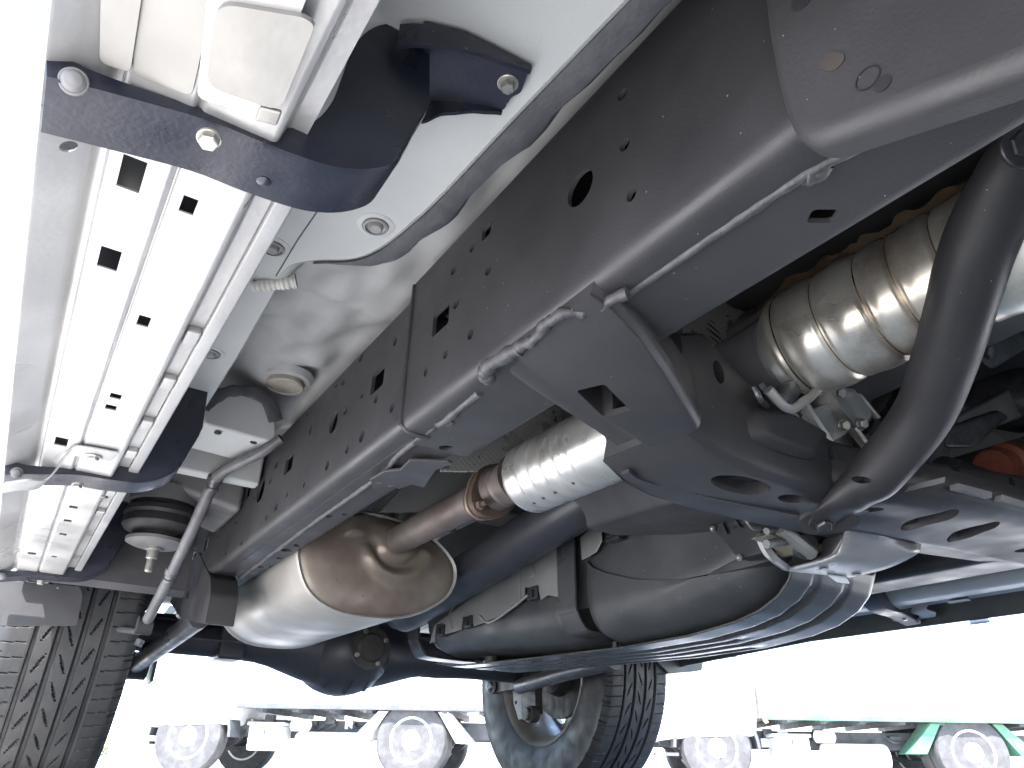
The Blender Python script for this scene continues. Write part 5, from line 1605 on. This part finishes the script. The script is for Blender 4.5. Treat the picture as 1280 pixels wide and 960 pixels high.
    for k in range(int((wb + .9) / .55)):
        x = .62 + k * .55
        obj('bed_stake', box((x, -.19, bed_z - .02), (x + .05, -.163, bed_z + .42)), 'truck_white', bd, bevel=.004)
    obj('bed_sill', box((.50, -.185, bed_z - .035), (wb + 1.5, -.15, bed_z + .015)), 'truck_green' if green else 'truck_frame', bd, bevel=.004)
    for k in range(int((wb + .9) / .4)):
        obj('bed_bearer', box((.7 + k * .4, -.1, bed_z - .06), (.76 + k * .4, 1.6, bed_z)), 'truck_frame', bd)
    # splash flaps round the rear wheel
    for sx, m_ in ((-1, 'truck_green' if green else 'truck_white'), (1, 'truck_green' if green else 'truck_white')):
        pts = [V(wb + sx * (rw * .72), -.10, bed_z - .04), V(wb + sx * (rw * .72 + .10), -.10, bed_z - .04), V(wb + sx * (rw + .28), -.10, rw - .02), V(wb + sx * (rw + .10), -.10, rw - .02)]
        obj('splash_flap', plate(pts, [], (0, .30, 0)), m_, root, bevel=.004)
    return root


def trucks():
    z0 = -.08
    a = P(240, 920, Z=.26); 
    def at_depth(px, py, d):
        p = P(px, py, D=d)
        return V(p.x, p.y, z0)
    p0, p1 = at_depth(240, 922, 7.7), at_depth(516, 926, 7.5)
    ux = (p1 - p0); wb = ux.length; ux.normalize()
    truck(p0, ux, wb, 'white cab truck in the sun behind the near rear tyre, cab to the left', .37, True, False, 3, .68)
    p0, p1 = at_depth(895, 942, 7.6), at_depth(1214, 952, 7.4)
    ux = (p1 - p0); wb = ux.length; ux.normalize()
    t2 = truck(p0, ux, wb, 'sunlit truck with a green edged bed, right of the far rear wheel', .36, True, True, 11, .67)
    # rope hanging down the bed of the green truck
    obj('bed_rope', bead([V(.47, -.20, 1.05), V(.49, -.21, .85), V(.48, -.20, .72), V(.52, -.20, .60)], .022, .5), 'truck_tan', t2)
trucks()

# a low shrub beside the yard, far left
def shrub():
    root = bpy.data.objects.new('shrub', None)
    COL.objects.link(root)
    c = P(112, 905, D=13.0)
    root.location = (c.x, c.y, -.08)
    root['label'] = 'small sunlit green shrub beyond the near rear tyre'
    root['category'] = 'shrub'
    rnd = random.Random(5)
    st = [tube([V(0, 0, 0), V(math.cos(k) * .06, math.sin(k) * .06, .25), V(math.cos(k) * .2, math.sin(k) * .2, .55)], [.015, .01, .004], 6) for k in range(6)]
    obj('stems', joined(*st), 'bark', root)
    vs, fs = [], []
    for k in range(1600):
        a, b, r = rnd.random() * 6.28, rnd.random() * 1.4, rnd.random() ** .4
        p = V(math.cos(a) * math.cos(b) * r * .42, math.sin(a) * math.cos(b) * r * .42, .12 + math.sin(b) * r * .5 + .1 * rnd.random())
        u = V(rnd.uniform(-1, 1), rnd.uniform(-1, 1), rnd.uniform(-.5, 1)).normalized() * .035
        v = u.cross(V(rnd.uniform(-1, 1), rnd.uniform(-1, 1), rnd.uniform(-1, 1))).normalized() * .014
        n = len(vs)
        vs += [p - u, p + v, p + u, p - v]
        fs.append((n, n + 1, n + 2, n + 3))
    o = obj('foliage', (vs, fs), 'leaf', root, wn=False)
    o['kind'] = 'stuff'
shrub()
